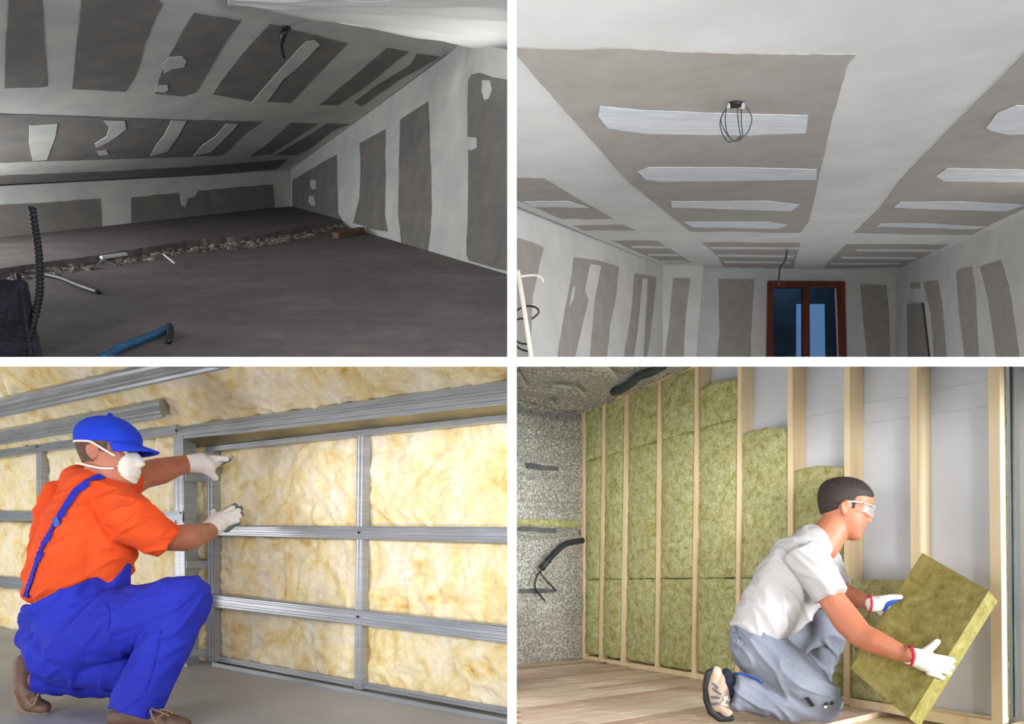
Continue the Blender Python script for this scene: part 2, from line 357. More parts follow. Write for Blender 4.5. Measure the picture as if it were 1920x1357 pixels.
a, b = fl.at(310, 488)+fl.n*.05, fl.at(330, 505)+fl.n*.05
o = tube([a, a.lerp(b, .5), b], .008, 'white_stick', M['pale']); tag(o, 'thin white stick lying in the rubble', 'stick')
M['blue'] = simple('blue_plastic', (32, 74, 110), (40, 92, 130), 20, .5)
pts = [(195, 682), (225, 665), (262, 650), (300, 634), (322, 622)]
pp = [fl.at(x, y)+fl.n*.03 for x, y in pts]
o = tube(pp, .022, 'blue_hose', M['blue']); tag(o, 'blue hose lying on the attic floor', 'hose')
o2 = tube([pp[-1]-(pp[-1]-pp[-2])*.1, fl.at(322, 632)+fl.n*.03, fl.at(318, 646)+fl.n*.015], lambda t: .024-.01*t, 'hose_end', M['black'], o)
pts = [(90, 520), (118, 527), (150, 540), (187, 553)]
o = tube([fl.at(x, y)+fl.n*.02 for x, y in pts], .016, 'black_cable', M['black']); tag(o, 'black cable lying across the attic floor near the corrugated conduit', 'cable')
# corrugated conduit rising from the floor
pk = [P(60, 390, 3.36), P(66, 430, 3.34), P(72, 470, 3.32), P(74, 510, 3.3), P(74, 550, 3.28), P(66, 590, 3.26), P(52, 640, 3.22), P(48, 668, 3.2)]
o = tube(pk, lambda t: .016+.0035*math.sin(t*230), 'corrugated_conduit', M['black'], sub=26, seg=10); tag(o, 'dark corrugated conduit rising from the attic floor', 'conduit')
pk = [P(58, 666, 3.18), P(50, 620, 3.2), P(44, 580, 3.22), P(38, 540, 3.25), P(34, 515, 3.28)]
o = tube(pk, .012, 'conduit', M['black'], sub=10); tag(o, 'second thin dark conduit leaning beside the black sack', 'conduit')
M['sack'] = simple('dark_sacking', (22, 22, 34), (40, 38, 54), 7, .7, bump=.5, dist=.03)
sackp = Pl(P(20, 600, 3.22), X, Z)
o = pad(sackp, [(-50, 516), (33, 518), (66, 669), (-50, 669)], 'dark_sack', M['sack'], amp=.03, scale=6, thick=.03, edge=.03, seed=4, fine=.008); tag(o, 'dark sack standing at the attic floor edge', 'sack')
# cable hanging from the sloping ceiling
pk = [slope.at(541, 54, .01), slope.at(533, 62, .05), slope.at(528, 80, .07), slope.at(530, 96, .08), slope.at(533, 108, .09)]
o = tube(pk, lambda t: .022 if t < .45 else .012, 'ceiling_cable', M['black']); tag(o, 'short black cable poking out of the sloping attic ceiling', 'cable')

# ================================================================ boarded room with ceiling (upper right)
a_ = 1.1
cl = Pl((0, 0, a_), X, vp(1440, 612))
if True:
    o = poly(cl, [(966.5, -14), (2060, -14), (2060, 346), (1674, 508), (1243, 498), (966.5, 385)], 'ceiling', M['compound'], t=.02, off=-.02); tag(o, 'plasterboard ceiling with wide white filled joints', kind='structure'); ce = o
boards(cl, ce, M['board'], [
    [(966.5, 90), (1070, 94), (1165, 91), (1300, 99), (1440, 102), (1605, 103), (1590, 122), (1575, 172), (1560, 222), (1550, 270), (1535, 335), (1528, 370), (1517, 415), (1500, 437), (1293, 434), (1173, 336), (1070, 220), (966.5, 102)],
    [(1316, 454), (1500, 456), (1488, 503), (1356, 501), (1345, 480)],
    [(966.5, 334), (1019, 334), (1100, 382), (1150, 410), (1055, 411), (995, 386), (966.5, 374)],
    [(1073, 423), (1166, 421), (1192, 432), (1094, 432)],
    [(1147, 451), (1231, 451), (1295, 492), (1250, 494), (1200, 474)],
    [(1935, 88), (1800, 222), (1690, 336), (1648, 392), (1600, 437), (1822, 441), (1870, 415), (1935, 384)],
    [(1587, 458), (1778, 459), (1736, 480), (1688, 502), (1543, 503), (1562, 482)]], 1.2, .004)
boards(cl, ce, M['tape'], [
    [(1125, 200), (1200, 207), (1350, 213), (1515, 217), (1511, 250), (1400, 254), (1220, 252), (1140, 241), (1122, 218)],
    [(1195, 321), (1215, 314), (1370, 314), (1532, 318), (1530, 337), (1400, 339), (1240, 341), (1210, 336)],
    [(1258, 378), (1440, 377), (1499, 384), (1484, 396), (1300, 390), (1260, 389)],
    [(1281, 416), (1440, 416), (1477, 422), (1460, 429), (1300, 426)],
    [(1330, 463), (1497, 464), (1497, 468), (1335, 467)], [(1345, 477), (1490, 479), (1488, 483), (1348, 481)], [(1356, 490), (1482, 491), (1480, 494), (1360, 493)],
    [(981, 378), (1065, 377), (1105, 390), (1000, 388)],
    [(1182, 461), (1250, 462), (1256, 466), (1188, 465)], [(1213, 476), (1270, 477), (1275, 480), (1218, 480)], [(1240, 489), (1286, 489), (1288, 492), (1244, 492)],
    [(1849, 240), (1870, 212), (1905, 198), (1935, 200), (1935, 252), (1890, 253), (1862, 247)],
    [(1755, 330), (1775, 316), (1935, 319), (1935, 342), (1770, 340)],
    [(1675, 389), (1688, 379), (1800, 378), (1922, 384), (1889, 396), (1760, 393)],
    [(1644, 425), (1651, 419), (1750, 419), (1853, 425), (1827, 430)],
    [(1605, 467), (1760, 468), (1754, 472), (1607, 471)], [(1577, 481), (1721, 482), (1716, 486), (1580, 485)], [(1556, 493), (1688, 493), (1682, 496), (1558, 496)]], .5, .003, 'filled_joint', .005)
# walls
lw = Pl(cl.at(1243, 498), cl.at(969, 392)-cl.at(1243, 498), Z)
rw = Pl(cl.at(1674, 508), cl.at(1935, 398)-cl.at(1674, 508), Z)
bp = cl.at(1243, 498); bl_ = Pl(bp, X, Z)           # pier face left of the window
bp2 = cl.at(1500, 506); bw = Pl(bp2, X, Z)          # back wall
o = poly(lw, [(966.5, 380), (1246, 497), (1246, 690), (966.5, 690)], 'wall_left', M['compound'], t=.02, off=-.02); tag(o, 'left wall of boards with white vertical joints', kind='structure'); wl = o
boards(lw, wl, M['board'], [
    [(966.5, 444), (999, 454), (1020, 464), (1011, 498), (999, 557), (993, 690), (966.5, 690)],
    [(1076, 482), (1120, 488), (1161, 500), (1155, 560), (1144, 610), (1137, 690), (1042, 690), (1058, 588), (1072, 520)],
    [(1190, 512), (1231, 520), (1224, 590), (1212, 690), (1166, 690), (1182, 600)]], .9)
boards(lw, wl, M['compound'], [
    [(1107, 495), (1128, 498), (1115, 562), (1104, 690), (1074, 690), (1097, 590), (1104, 562), (1097, 544)],
    [(1205, 521), (1215, 523), (1210, 600), (1206, 690), (1187, 690), (1198, 600)], [(1074, 538), (1079, 536), (1076, 560), (1068, 575), (1070, 560)]], .6, .003, 'filled_joint', .005)
o = poly(bl_, [(1240, 490), (1320, 490), (1304, 690), (1205, 690), (1230, 560)], 'wall_pier', M['compound'], t=.35, off=-.35); tag(o, 'projecting pier at the back left corner', kind='structure')
boards(bl_, o, M['board'], [[(1262, 521), (1295, 521), (1286, 588), (1281, 690), (1244, 690), (1254, 614)]], .6)
# back wall made of pieces round the window opening
wx0, wx1, wy0 = 1440, 1586, 527
o = poly(bw, [(1230, 480), (1700, 490), (1700, 700), (wx1+3, 700), (wx1-1, wy0), (wx0, wy0-1), (wx0-3, 700), (1230, 700)], 'wall_back', M['compound'], t=.15, off=-.15); tag(o, 'back wall with the brown window', kind='structure'); wb = o
boards(bw, wb, M['board'], [
    [(1347, 522), (1415, 523), (1410, 588), (1406, 690), (1342, 690), (1349, 629), (1348, 588)],
    [(1613, 532), (1662, 534), (1667, 588), (1670, 690), (1628, 690), (1620, 614)]], .6)
o = poly(rw, [(1672, 500), (2060, 334), (2060, 700), (1672, 700)], 'wall_right', M['compound'], t=.02, off=-.02); tag(o, 'right wall of boards with white vertical joints and a doorway', kind='structure'); wr = o
boards(rw, wr, M['board'], [
    [(1731, 529), (1758, 525), (1765, 562), (1777, 690), (1753, 690), (1744, 583)],
    [(1792, 510), (1801, 503), (1822, 500), (1829, 549), (1836, 690), (1812, 690), (1798, 588)],
    [(1837, 500), (1876, 487), (1891, 536), (1914, 690), (1870, 690), (1853, 562)]], .8)
boards(rw, wr, M['board'], [[(1707, 531), (1725, 530), (1725, 540), (1708, 541)]], .2, .01, 'vent_cover')
M['door'] = simple('door_board', (150, 142, 134), (158, 150, 142), 6, .8)
o = poly(rw, [(1700, 571), (1727, 570), (1741, 690), (1702, 690)], 'door_1', M['door'], t=.03, off=0); tag(o, 'narrow unpainted door leaf in the right wall', kind='structure')
o2 = poly(rw, [(1727, 568), (1731, 568), (1745, 690), (1741, 690)], 'door_frame', M['cable'], o, t=.012)
# window
t = NT('window_wood'); f = t.noise(8, 5, .6, 0, (1, 1, .2)); t.col(t.ramp(f, [(.3, (92, 44, 28)), (.7, (132, 66, 42))])); t.set(.45); M['brown'] = t.m
fr = poly(bw, [(1440, 527), (1584, 527), (1588, 700), (1575, 700), (1570, 538), (1451, 538), (1449, 700), (1437, 700)], 'window_1', M['brown'], t=.08, off=-.04); tag(fr, 'reddish brown wooden two-light window in the back wall', kind='structure')
poly(bw, [(1506, 538), (1518, 538), (1519, 700), (1506, 700)], 'mullion', M['brown'], fr, t=.09, off=-.04)
t = NT('window_glass'); t.col((150, 180, 200)); t.set(.03, 0, **{'Transmission Weight': 1.0, 'IOR': 1.3}); M['glass'] = t.m
poly(bw, [(1451, 538), (1506, 538), (1506, 700), (1449, 700)], 'pane', M['glass'], fr, t=.006, off=-.02)
poly(bw, [(1518, 538), (1570, 538), (1575, 700), (1519, 700)], 'pane', M['glass'], fr, t=.006, off=-.02)
M['gap_light'] = simple('daylight_sliver', (210, 214, 220), rough_=.4)
poly(bw, [(1565, 540), (1568, 540), (1575, 690), (1571, 690)], 'daylight_sliver', M['gap_light'], fr, t=.01, off=.0)  # bright sliver of daylight put in as a white strip
# reflection in the glass, put in as a dark blue backing and glowing panel
M['refl_blue'] = simple('reflection_blue', (70, 84, 98), (84, 98, 112), 3, .8)
bz = Pl(bp2+V((0, 1.2, 0)), X, Z)
o = poly(bz, [(1400, 470), (1640, 470), (1640, 720), (1400, 720)], 'reflection_backing', M['refl_blue'], t=.1, off=-.1); tag(o, 'dark blue backing behind the glass that makes up its reflection', kind='structure')
for q in ([(1400, 470), (1640, 470)],):
    pass
t = NT('reflection_glow'); t.col((120, 140, 170)); t.b.inputs['Emission Color'].default_value = lin((150, 176, 214)); t.b.inputs['Emission Strength'].default_value = .75; M['lit'] = t.m
w2 = poly(bz, [(1494, 570), (1546, 570), (1548, 720), (1494, 720)], 'reflection_panel', M['lit'], t=.03); tag(w2, 'pale blue glowing panel standing in for a reflection in the brown window', kind='structure')
# junction box with looped wires
jb = empty('junction_box', cl.at(1378, 193), 'round black ceiling box with looped grey wires hanging from it', 'junction box')
ctr = cl.at(1378, 191)
bm = bmesh.new(); bmesh.ops.create_cone(bm, cap_ends=True, segments=24, radius1=.036, radius2=.036, depth=.02, matrix=Matrix.Translation(ctr+cl.n*.008)@Matrix.Rotation(math.atan(428/1200.), 4, 'X'))
from_bm('box_rim', bm, M['black'], jb)
bm = bmesh.new(); bmesh.ops.create_cone(bm, cap_ends=True, segments=16, radius1=.010, radius2=.007, depth=.02, matrix=Matrix.Translation(cl.at(1393, 198, .025)))
from_bm('terminal', bm, M['pale'], jb)
bm = bmesh.new(); bmesh.ops.create_cone(bm, cap_ends=True, segments=16, radius1=.008, radius2=.006, depth=.018, matrix=Matrix.Translation(cl.at(1366, 198, .025)))
from_bm('terminal', bm, M['pale'], jb)
Yj = ctr.y
for lp in ([(1364, 200), (1354, 215), (1350, 232), (1355, 252), (1366, 266), (1376, 264), (1390, 258), (1402, 248), (1409, 228), (1408, 215), (1398, 200)],
           [(1363, 200), (1360, 220), (1362, 245), (1372, 262), (1383, 265), (1392, 255), (1390, 230), (1390, 200)],
           [(1384, 190), (1383, 215), (1386, 240), (1388, 254), (1380, 262)], [(1362, 203), (1352, 222), (1356, 240), (1366, 256)]):
    tube([P(x, y, Yj+.012*math.sin(i)) for i, (x, y) in enumerate(lp)], .0024, 'wire', M['cable'], jb, 6, 5)
pk = [cl.at(1475, 471, .01)]+[P(x, y, 8.6) for x, y in ((1474, 480), (1470, 492), (1463, 500), (1461, 515), (1460, 535))]
o = tube(pk, .012, 'hanging_wire', M['cable']); tag(o, 'thin dark wire hanging from the ceiling before the window', 'wire')
# pale pipe and cables at the left wall
M['pipe'] = simple('cream_pipe', (214, 208, 194), (224, 218, 206), 10, .5)
o = tube([P(971, 508, 4.6), P(978, 550, 4.55), (P(986, 600, 4.5)), P(999, 690, 4.4)], .017, 'plastic_pipe', M['pipe'], seg=12); tag(o, 'cream plastic pipe leaning against the left wall', 'pipe')
o = tube([P(968, 582, 4.7), P(985, 574, 4.65), P(1004, 576, 4.6), (P(1010, 586, 4.6)), P(997, 598, 4.6)], .007, 'black_cable', M['black']); tag(o, 'upper loop of black cable behind the cream pipe', 'cable')
o = tube([P(962, 604, 4.7), P(975, 597, 4.65), P(986, 600, 4.62)], .007, 'black_cable', M['black']); tag(o, 'short black cable just under the upper cable loop by the pipe', 'cable')
o = tube([P(962, 634, 4.7), P(975, 643, 4.65), P(990, 645, 4.6)], .008, 'black_cable', M['black']); tag(o, 'upper of two black cables low behind the cream pipe', 'cable')
o = tube([P(962, 636, 4.75), P(972, 652, 4.7), P(991, 659, 4.65)], .008, 'black_cable', M['black']); tag(o, 'lower of two black cables low behind the cream pipe', 'cable')
o = tube([P(962, 520, 4.9), P(1000, 516, 4.9), P(1016, 522, 4.9), P(1018, 530, 4.9)], .009, 'cable', M['pipe']); tag(o, 'thin pale cable coming out of the left wall near the pipe top', 'cable')
# ================================================================ yellow wool room (lower left)
def shift(pl, off): q = Pl(pl.p+pl.n*off, Z, pl.n.cross(Z)); q.n = pl.n.copy(); q.p = pl.p+pl.n*off; return q
uL = vp(-935, 989)
flL = Pl((0, 0, -.72), X, uL)
WR = Pl(flL.at(668, 1296), uL, Z); WL = shift(WR, .11)
o = poly(flL, [(-220, 1130), (395, 1215), (952.8, 1320), (952.8, 1500), (-220, 1500)], 'floor', M['concrete'], t=.03, off=-.03); tag(o, 'smooth grey concrete floor with white specks', kind='structure')
backL = shift(WR, -.16)
o = poly(backL, [(-200, 700), (952.8, 690), (952.8, 1370), (-200, 1220)], 'wall_back', M['wool'], t=.02, off=-.02); tag(o, 'backing of the wool filled wall', kind='structure')
# wool batts, each between steel members
bay = [("top wool batt right of the middle stud, above the bright rail", [(680, 795), (952.8, 755), (952.8, 1000), (676, 992)]),
       ("middle wool batt right of the middle stud, between the two rails", [(676, 1000), (952.8, 1006), (952.8, 1190), (674, 1155)]),
       ("bottom wool batt right of the middle stud, on the floor track", [(674, 1160), (952.8, 1192), (952.8, 1341), (672, 1284)]),
       ("top wool batt left of the middle stud, beside the gloved hands", [(386, 828), (678, 790), (674, 996), (388, 996)]),
       ("middle wool batt left of the middle stud, between the two rails", [(392, 996), (674, 996), (670, 1152), (396, 1125)]),
       ("bottom wool batt left of the middle stud, on the floor track", [(396, 1128), (670, 1158), (668, 1283), (398, 1236)])]
wv = M['wool']
for i, (lab, q) in enumerate(bay):
    o = pad(WR, q, 'wool_batt', wv, step=3.4, amp=.018, off=-.05, scale=8, thick=.01, edge=.03, seed=i, ridged=True, fine=.004)
    tag(o, 'yellow '+lab, 'insulation', 'yellow wool batts in the steel frame')
for i, (lab, q) in enumerate([("narrow wool batt in the recess between the two left posts, upper", [(350, 822), (390, 818), (392, 1050), (352, 1052)]),
       ("narrow wool batt in the recess between the two left posts, lower", [(350, 1062), (392, 1062), (396, 1238), (352, 1252)])]):
    o = pad(WR, q, 'wool_batt', wv, step=3.4, amp=.014, off=-.02, scale=12, thick=.01, edge=.03, seed=20+i, ridged=True); tag(o, 'yellow '+lab, 'insulation', 'yellow wool batts in the steel frame')
for i, (lab, q) in enumerate([("top wool batt behind the worker's head", [(84, 840), (330, 808), (330, 972), (86, 968)]),
       ("middle wool batt behind the worker's chest", [(84, 970), (332, 976), (334, 1120), (84, 1092)]),
       ("bottom wool batt behind the worker's knee", [(84, 1096), (334, 1120), (334, 1250), (84, 1196)]),
       ("top wool batt at the far left edge", [(-220, 884), (76, 843), (76, 966), (-220, 957)]),
       ("middle wool batt at the far left edge", [(-220, 972), (76, 978), (76, 1094), (-220, 1066)]),
       ("bottom wool batt at the far left edge", [(-220, 1086), (76, 1106), (76, 1192), (-220, 1138)])]):
    o = pad(WL, q, 'wool_batt', wv, step=4, amp=.03, off=-.045, scale=8, thick=.01, edge=.03, seed=30+i, ridged=True); tag(o, 'yellow '+lab, 'insulation', 'yellow wool batts in the steel frame')
fr = empty('steel_framework', flL.at(668, 1292), 'galvanised steel wall frame of studs, rails and tracks around yellow wool', 'wall frame')
RAIL = [(0, -.035), (0, .0), (.05, .003), (.1, 0), (.2, 0), (.24, -.003), (.34, -.003), (.38, 0), (.6, 0), (.64, -.003), (.78, -.003), (.82, 0), (.93, 0), (1, .003), (1, -.035)]
STUD = [(0, -.035), (0, .0), (.16, 0), (.22, -.004), (.38, -.004), (.44, 0), (.62, 0), (.68, -.004), (.82, -.004), (.86, 0), (1, 0), (1, -.035)]
st = M['steel']
# studs: top/bottom are the left and right edges (swept downwards)
loft(WR, [(669.5, 808), (664, 1292)], [(684, 806), (677, 1294)], STUD, 'stud', st, fr)
loft(WR, [(387, 846), (390, 1240)], [(400, 846), (402, 1242)], STUD, 'stud', st, fr)
STUD2 = [(0, -.07), (0, .0), (.16, 0), (.22, -.004), (.38, -.004), (.44, 0), (.62, 0), (.68, -.004), (.82, -.004), (.86, 0), (1, 0), (1, -.07)]
loft(WL, [(325, 812), (330, 1254)], [(343, 811), (349, 1257)], STUD2, 'stud', st, fr)
loft(WL, [(68, 846), (70, 1190)], [(78, 845), (80, 1192)], STUD2, 'stud', st, fr)
WRf = shift(WR, .004); WLf = shift(WL, .004)
loft(WRf, [(400, 985), (952.8, 988)], [(400, 1004), (952.8, 1018)], RAIL, 'rail', st, fr)
loft(WRf, [(390, 1112), (952.8, 1174)], [(390, 1137), (952.8, 1206)], RAIL, 'rail', st, fr)
loft(WLf, [(-60, 957), (330, 961)], [(-60, 975), (330, 981)], RAIL, 'rail', st, fr)
loft(WLf, [(-60, 1074), (330, 1112)], [(-60, 1094), (330, 1136)], RAIL, 'rail', st, fr)
# front beam with its underside, then the track behind it
loft(WL, [(330, 800), (952.8, 713)], [(330, 806), (952.8, 728)], [(0, -.05), (0, 0), (1, .004), (1, -.05)], 'beam_flange', st, fr)
loft(WL, [(330, 806), (952.8, 728)], [(330, 824), (952.8, 758)], [(0, -.01), (0, .006), (.08, .002), (.2, .002), (.25, -.003), (.4, -.003), (.45, .002), (.65, .002), (.7, -.003), (.85, -.003), (.9, .004), (1, .004), (1, -.01)], 'beam', st, fr)
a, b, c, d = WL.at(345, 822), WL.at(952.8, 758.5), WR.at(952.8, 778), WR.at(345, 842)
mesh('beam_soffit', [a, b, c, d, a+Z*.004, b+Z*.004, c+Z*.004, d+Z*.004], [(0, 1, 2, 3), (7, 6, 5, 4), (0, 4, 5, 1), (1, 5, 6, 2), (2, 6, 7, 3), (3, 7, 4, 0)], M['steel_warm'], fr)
loft(WRf, [(384, 838), (952.8, 776)], [(384, 847), (952.8, 787)], RAIL[:2]+[(.3, 0), (.35, -.004), (.6, -.004), (.65, 0), (1, 0), (1, -.035)], 'top_track', st, fr)
loft(WL, [(-60, 852), (330, 796)], [(-60, 865), (330, 814)], RAIL, 'top_track', st, fr)
# floor tracks: lip, face and the tray behind
def track(pl, lip, base, depth, par):
    A0, A1 = pl.at(*lip[0]), pl.at(*lip[1]); B0, B1 = pl.at(*base[0]), pl.at(*base[1]); n = pl.n
    t = .003; vs_ = []
    for A, B in ((A0, B0), (A1, B1)): vs_ += [A, A+n*t, B+n*t, B-n*depth, B-n*depth+Z*.003, B+Z*.003-n*.0]
    m = 6; fs_ = [(i, (i+1) % m, m+(i+1) % m, m+i) for i in range(m)]+[tuple(range(m))[::-1], tuple(range(m, 2*m))]
    return mesh('floor_track', vs_, fs_, st, par)
track(shift(WR, .03), [(398, 1241), (952.8, 1348)], [(398, 1250), (952.8, 1364)], .06, fr)
track(shift(WL, .0), [(-60, 1166), (352, 1246)], [(-60, 1178), (352, 1260)], .06, fr)
o = loft(WR, [(398, 1231), (952.8, 1332)], [(398, 1240), (952.8, 1343)], [(0, -.04), (0, -.03), (.4, -.024), (.5, -.028), (1, -.02), (1, -.04)], 'track_lip', st, fr)
# short connectors between the two left posts and corner plates
def link3(p, q, w, name='connector'):
    return prism3(p, q, Z*w, (q-p).cross(Z).normalized()*.004, name, st, fr)
link3(WL.at(349, 1058), WR.at(388, 1058), .021); link3(WL.at(351, 1224), WR.at(390, 1224), .021); link3(WL.at(347, 895), WR.at(386, 895), .021)
for pl, x, y in ((WLf, 330, 807), (WR, 382, 830), (WRf, 677, 797), (WRf, 672.5, 998), (WRf, 670, 1156), (WRf, 667, 1295), (WLf, 69, 837), (WLf, 339, 961), (WLf, 330, 977)):
    c = pl.at(x, y, .005); bm = bmesh.new(); bmesh.ops.create_uvsphere(bm, u_segments=10, v_segments=6, radius=.0055, matrix=Matrix.Translation(c)); from_bm('screw', bm, M['screw'], fr, True)
poly(WLf, [(306, 958), (342, 958), (342, 980), (306, 978)], 'joint_plate', st, fr, t=.004, off=.002)
# sloping roof wool and the channels across it
cdir = (WL.n*math.cos(math.radians(38))+Z*math.sin(math.radians(38)))
L0, L1 = WL.at(0, 845), WL.at(950, 716)
RC = Pl(L0, L1-L0, cdir)
if RC.n.dot(V((0, -1, -1))) < 0: RC.n = -RC.n
o = pad(RC, [(-220, 685), (952.8, 685), (952.8, 716), (-220, 880)], 'roof_wool', M['wool'], step=4.5, amp=.022, off=-.02, scale=7, thick=.01, edge=.01, seed=50, ridged=True)
tag(o, 'wide yellow wool layer under the sloping roof above the beam', 'insulation', 'yellow wool batts in the steel frame')
CH = [(0, -.03), (0, 0), (.18, .004), (.24, .016), (.3, .016), (.36, .012), (.5, .012), (.55, .016), (.7, .016), (.75, .012), (.9, .016), (1, .016), (1, -.03)]
RCf = shift(RC, .03)
RCf.n = RC.n
o = loft(RCf, [(-60, 764), (285, 685.5)], [(-60, 793), (434, 685.5)], CH, 'ceiling_channel', st); tag(o, 'long steel channel crossing the top left corner above the cap', 'steel channel')
o = loft(RCf, [(-60, 821), (298, 754)], [(-60, 841), (309, 780)], CH, 'ceiling_channel', st); tag(o, 'shorter steel channel ending above the blue cap', 'steel channel')

# ================================================================ green wool room (lower right)
uR = vp(304, 1094); uS = vp(2699, 1093)
HF = -.56
flR = Pl((0, 0, HF), X, uR)
WT = Pl(flR.at(1300, 1271), uR, Z)
MB = shift(WT, -.10)
corner = WT.at(1092, 1233)
SW = Pl(corner-V((0, 0, 0)), uS, Z)
topc = WT.at(1092, 774)
CE = Pl(topc, X, uR)
under = poly(flR, [(965, 1225), (1100, 1215), (2060, 1350), (2060, 1500), (965, 1500)], 'floor', M['pine'], t=.02, off=-.045); tag(under, 'pale boarded wooden floor', kind='structure')
dS = uS.normalized(); perp = dS.cross(flR.n).normalized()
if perp.y > 0: perp = -perp
t = NT('floor_board'); f = t.noise(5, 7, .62, .7, (1, 5, 1), (0, 0, -.6)); oi = t.n('ObjectInfo')
c = t.ramp(f, [(.3, (200, 176, 154)), (.5, (222, 206, 188)), (.72, (232, 224, 210))]); c = t.mix(.8, c, t.ramp(oi.outputs['Random'], [(0, (196, 172, 162)), (.3, (255, 250, 246)), (.6, (226, 206, 196)), (1, (250, 248, 236))]), 'MULTIPLY')
kf = t.noise(13, 2, .4); c = t.mix(t.ramp(kf, [(.72, (0, 0, 0)), (.76, (150, 150, 150))]), c, lin((140, 96, 60))); t.col(c); t.set(.5); M['board_floor'] = t.m
P0 = flR.at(1092, 1233)
wd = .088; nrow = 26; rnd = random.Random(5)
LM = dS
for r in range(nrow):
    off = P0+perp*(wd*(r+.5)+.0); s0 = -3.2; s1 = 3.0
    # clip ends at the partition (x = .013) and behind the stud wall
    tmin = (.02-off.x)/dS.x
    wn = WT.n; tmax = (WT.p-wn*.09-off).dot(wn)/dS.dot(wn)
    cuts = [tmin]+sorted(tmin+rnd.uniform(.2, .95)*(tmax-tmin) for _ in range(1 if r % 3 else 2))+[tmax]
    for k in range(len(cuts)-1):
        if cuts[k+1]-cuts[k] < .12: continue
        a, b = off+dS*(cuts[k]+.0015), off+dS*(cuts[k+1]-.0015)
        if b.x < .02 or a.y < .5 and b.y < .5: continue
        o = prism3(a-flR.n*.012, b-flR.n*.012, perp*(wd/2-.0018), flR.n*.012, 'plank', M['board_floor'], under)
o = poly(MB, [(1085, 1245), (1085, 778), (1300, 676), (2060, 676), (2060, 1400)], 'wall_right', M['membrane'], t=.01, off=-.01); tag(o, 'pale woven membrane stretched behind the timber studs', kind='structure'); mbw = o
# slack creases of the membrane: thin raised folds
for q in ([(1503, 783), (1540, 777), (1583, 768)], [(1610, 760), (1650, 752), (1704, 744)], [(1742, 732), (1780, 727), (1850, 711)], [(1740, 776), (1800, 770), (1850, 762)], [(1890, 700), (1905, 697), (1920, 694)], [(1610, 795), (1660, 790), (1704, 782)], [(1890, 758), (1925, 750)]):
    pts = [MB.at(x, y, .0005) for x, y in q]; tube(pts, .0035, 'crease', M['membrane'], mbw, 5, 5)
tf = empty('timber_framework', flR.at(1300, 1271), 'pale timber stud wall frame with top and bottom plates', 'wall frame')
studs = [((1090, 774), (1088, 1233), 1096.5, 1094), ((1129.5, 757), (1122, 1240), 1134, 1127), ((1171, 738), (1163, 1248), 1178, 1170), ((1233, 708), (1227, 1259), 1239.5, 1233),
         ((1303, 680), (1296, 1272), 1309.5, 1303.5), ((1383, 680), (1378, 1286), 1390, 1386), ((1476, 680), (1477, 1300), 1486, 1487), ((1583, 680), (1581, 1320), 1593.5, 1592.5),
         ((1705, 680), (1709, 1342), 1719, 1722), ((1852, 680), (1859, 1366), 1874, 1881)]
for i, ((x0, y0), (x1, y1), x0r, x1r) in enumerate(studs):
    dd = -.098 if i < 9 else -.04
    loft(WT, [(x0, y0), (x1, y1)], [(x0r, y0-(4 if y0 > 690 else 0)), (x1r, y1+1)], [(0, dd), (0, -.001), (.04, 0), (.96, 0), (1, -.001), (1, dd)], 'stud', M['pine'], tf)
def sy(s, x): return 1094+s*(x-304)
bx = [1096, 1130, 1172, 1233, 1303, 1383, 1477, 1583, 1707, 1857, 1925]
for i in range(10):
    a, b = (studs[i][3]+0., studs[i+1][1][0]) if i < 9 else (1895, 2060)
    loft(WT, [(a, sy(.178, a)-6-(a-1090)*.018), (b, sy(.178, b)-6-(b-1090)*.018)], [(a, sy(.178, a)), (b, sy(.178, b))], [(0, -.09), (0, -.002), (1, -.002), (1, -.09)], 'bottom_plate', M['pine'], tf)
loft(WT, [(1088, 771), (1318, 676)], [(1088, 776), (1318, 683)], [(0, -.09), (0, .004), (1, .004), (1, -.09)], 'top_plate', M['pine'], tf)
ordn = ['first', 'second', 'third', 'fourth', 'fifth', 'sixth', 'seventh', 'eighth']
gtop = [(773, 756), (755, 738), (735, 709), (706, 682), (732, 711), (816, 802), (885, 876), (1087, 1087)]
lvl = ['bottom', 'second', 'third', 'top']
for i in range(8):
    lt, lb = studs[i][2], studs[i][3]; rt, rb = studs[i+1][0][0], studs[i+1][1][0]
    g = .6
    def xl(y): return lt+(lb-lt)*(y-700)/600.+g
    def xr(y): return rt+(rb-rt)*(y-700)/600.-g-.9
    ss = [.165, -.0097]+([-.289] if i < 5 else [])
    ss = [s for s in ss if sy(s, xl(900)) > gtop[i][0]+25]
    if i == 5: ss = [.165, -.0097]
    for k, s in enumerate(ss):
        yb0, yb1 = sy(s, xl(1200)), sy(s, xr(1200))
        if k+1 < len(ss): yt0, yt1 = sy(ss[k+1], xl(1000)), sy(ss[k+1], xr(1000))
        else: yt0, yt1 = gtop[i]
        last = k+1 == len(ss)
        cv = (lambda u, v: (0, -7*math.sin(math.pi*min(u*.8+.15, 1))*(1-v))) if (last and i in (4, 5, 6)) else None
        o = pad(WT, [(xl(yt0), yt0+.7), (xr(yt1), yt1+.7), (xr(yb1), yb1-.7), (xl(yb0), yb0-.7)], 'mineral_wool_batt', M['green'], step=3.0, amp=.006, off=-.004, scale=16, thick=.06, edge=.011, seed=60+i*4+k, curve=cv, sag=.010, fine=.004)
        tag(o, 'green mineral wool batt, %s bay from the far corner, %s of its stack' % (ordn[i], 'only one' if len(ss) == 1 else ('topmost' if last else ('lowest' if k == 0 else 'middle'))), 'insulation', 'green mineral wool batts between the studs')
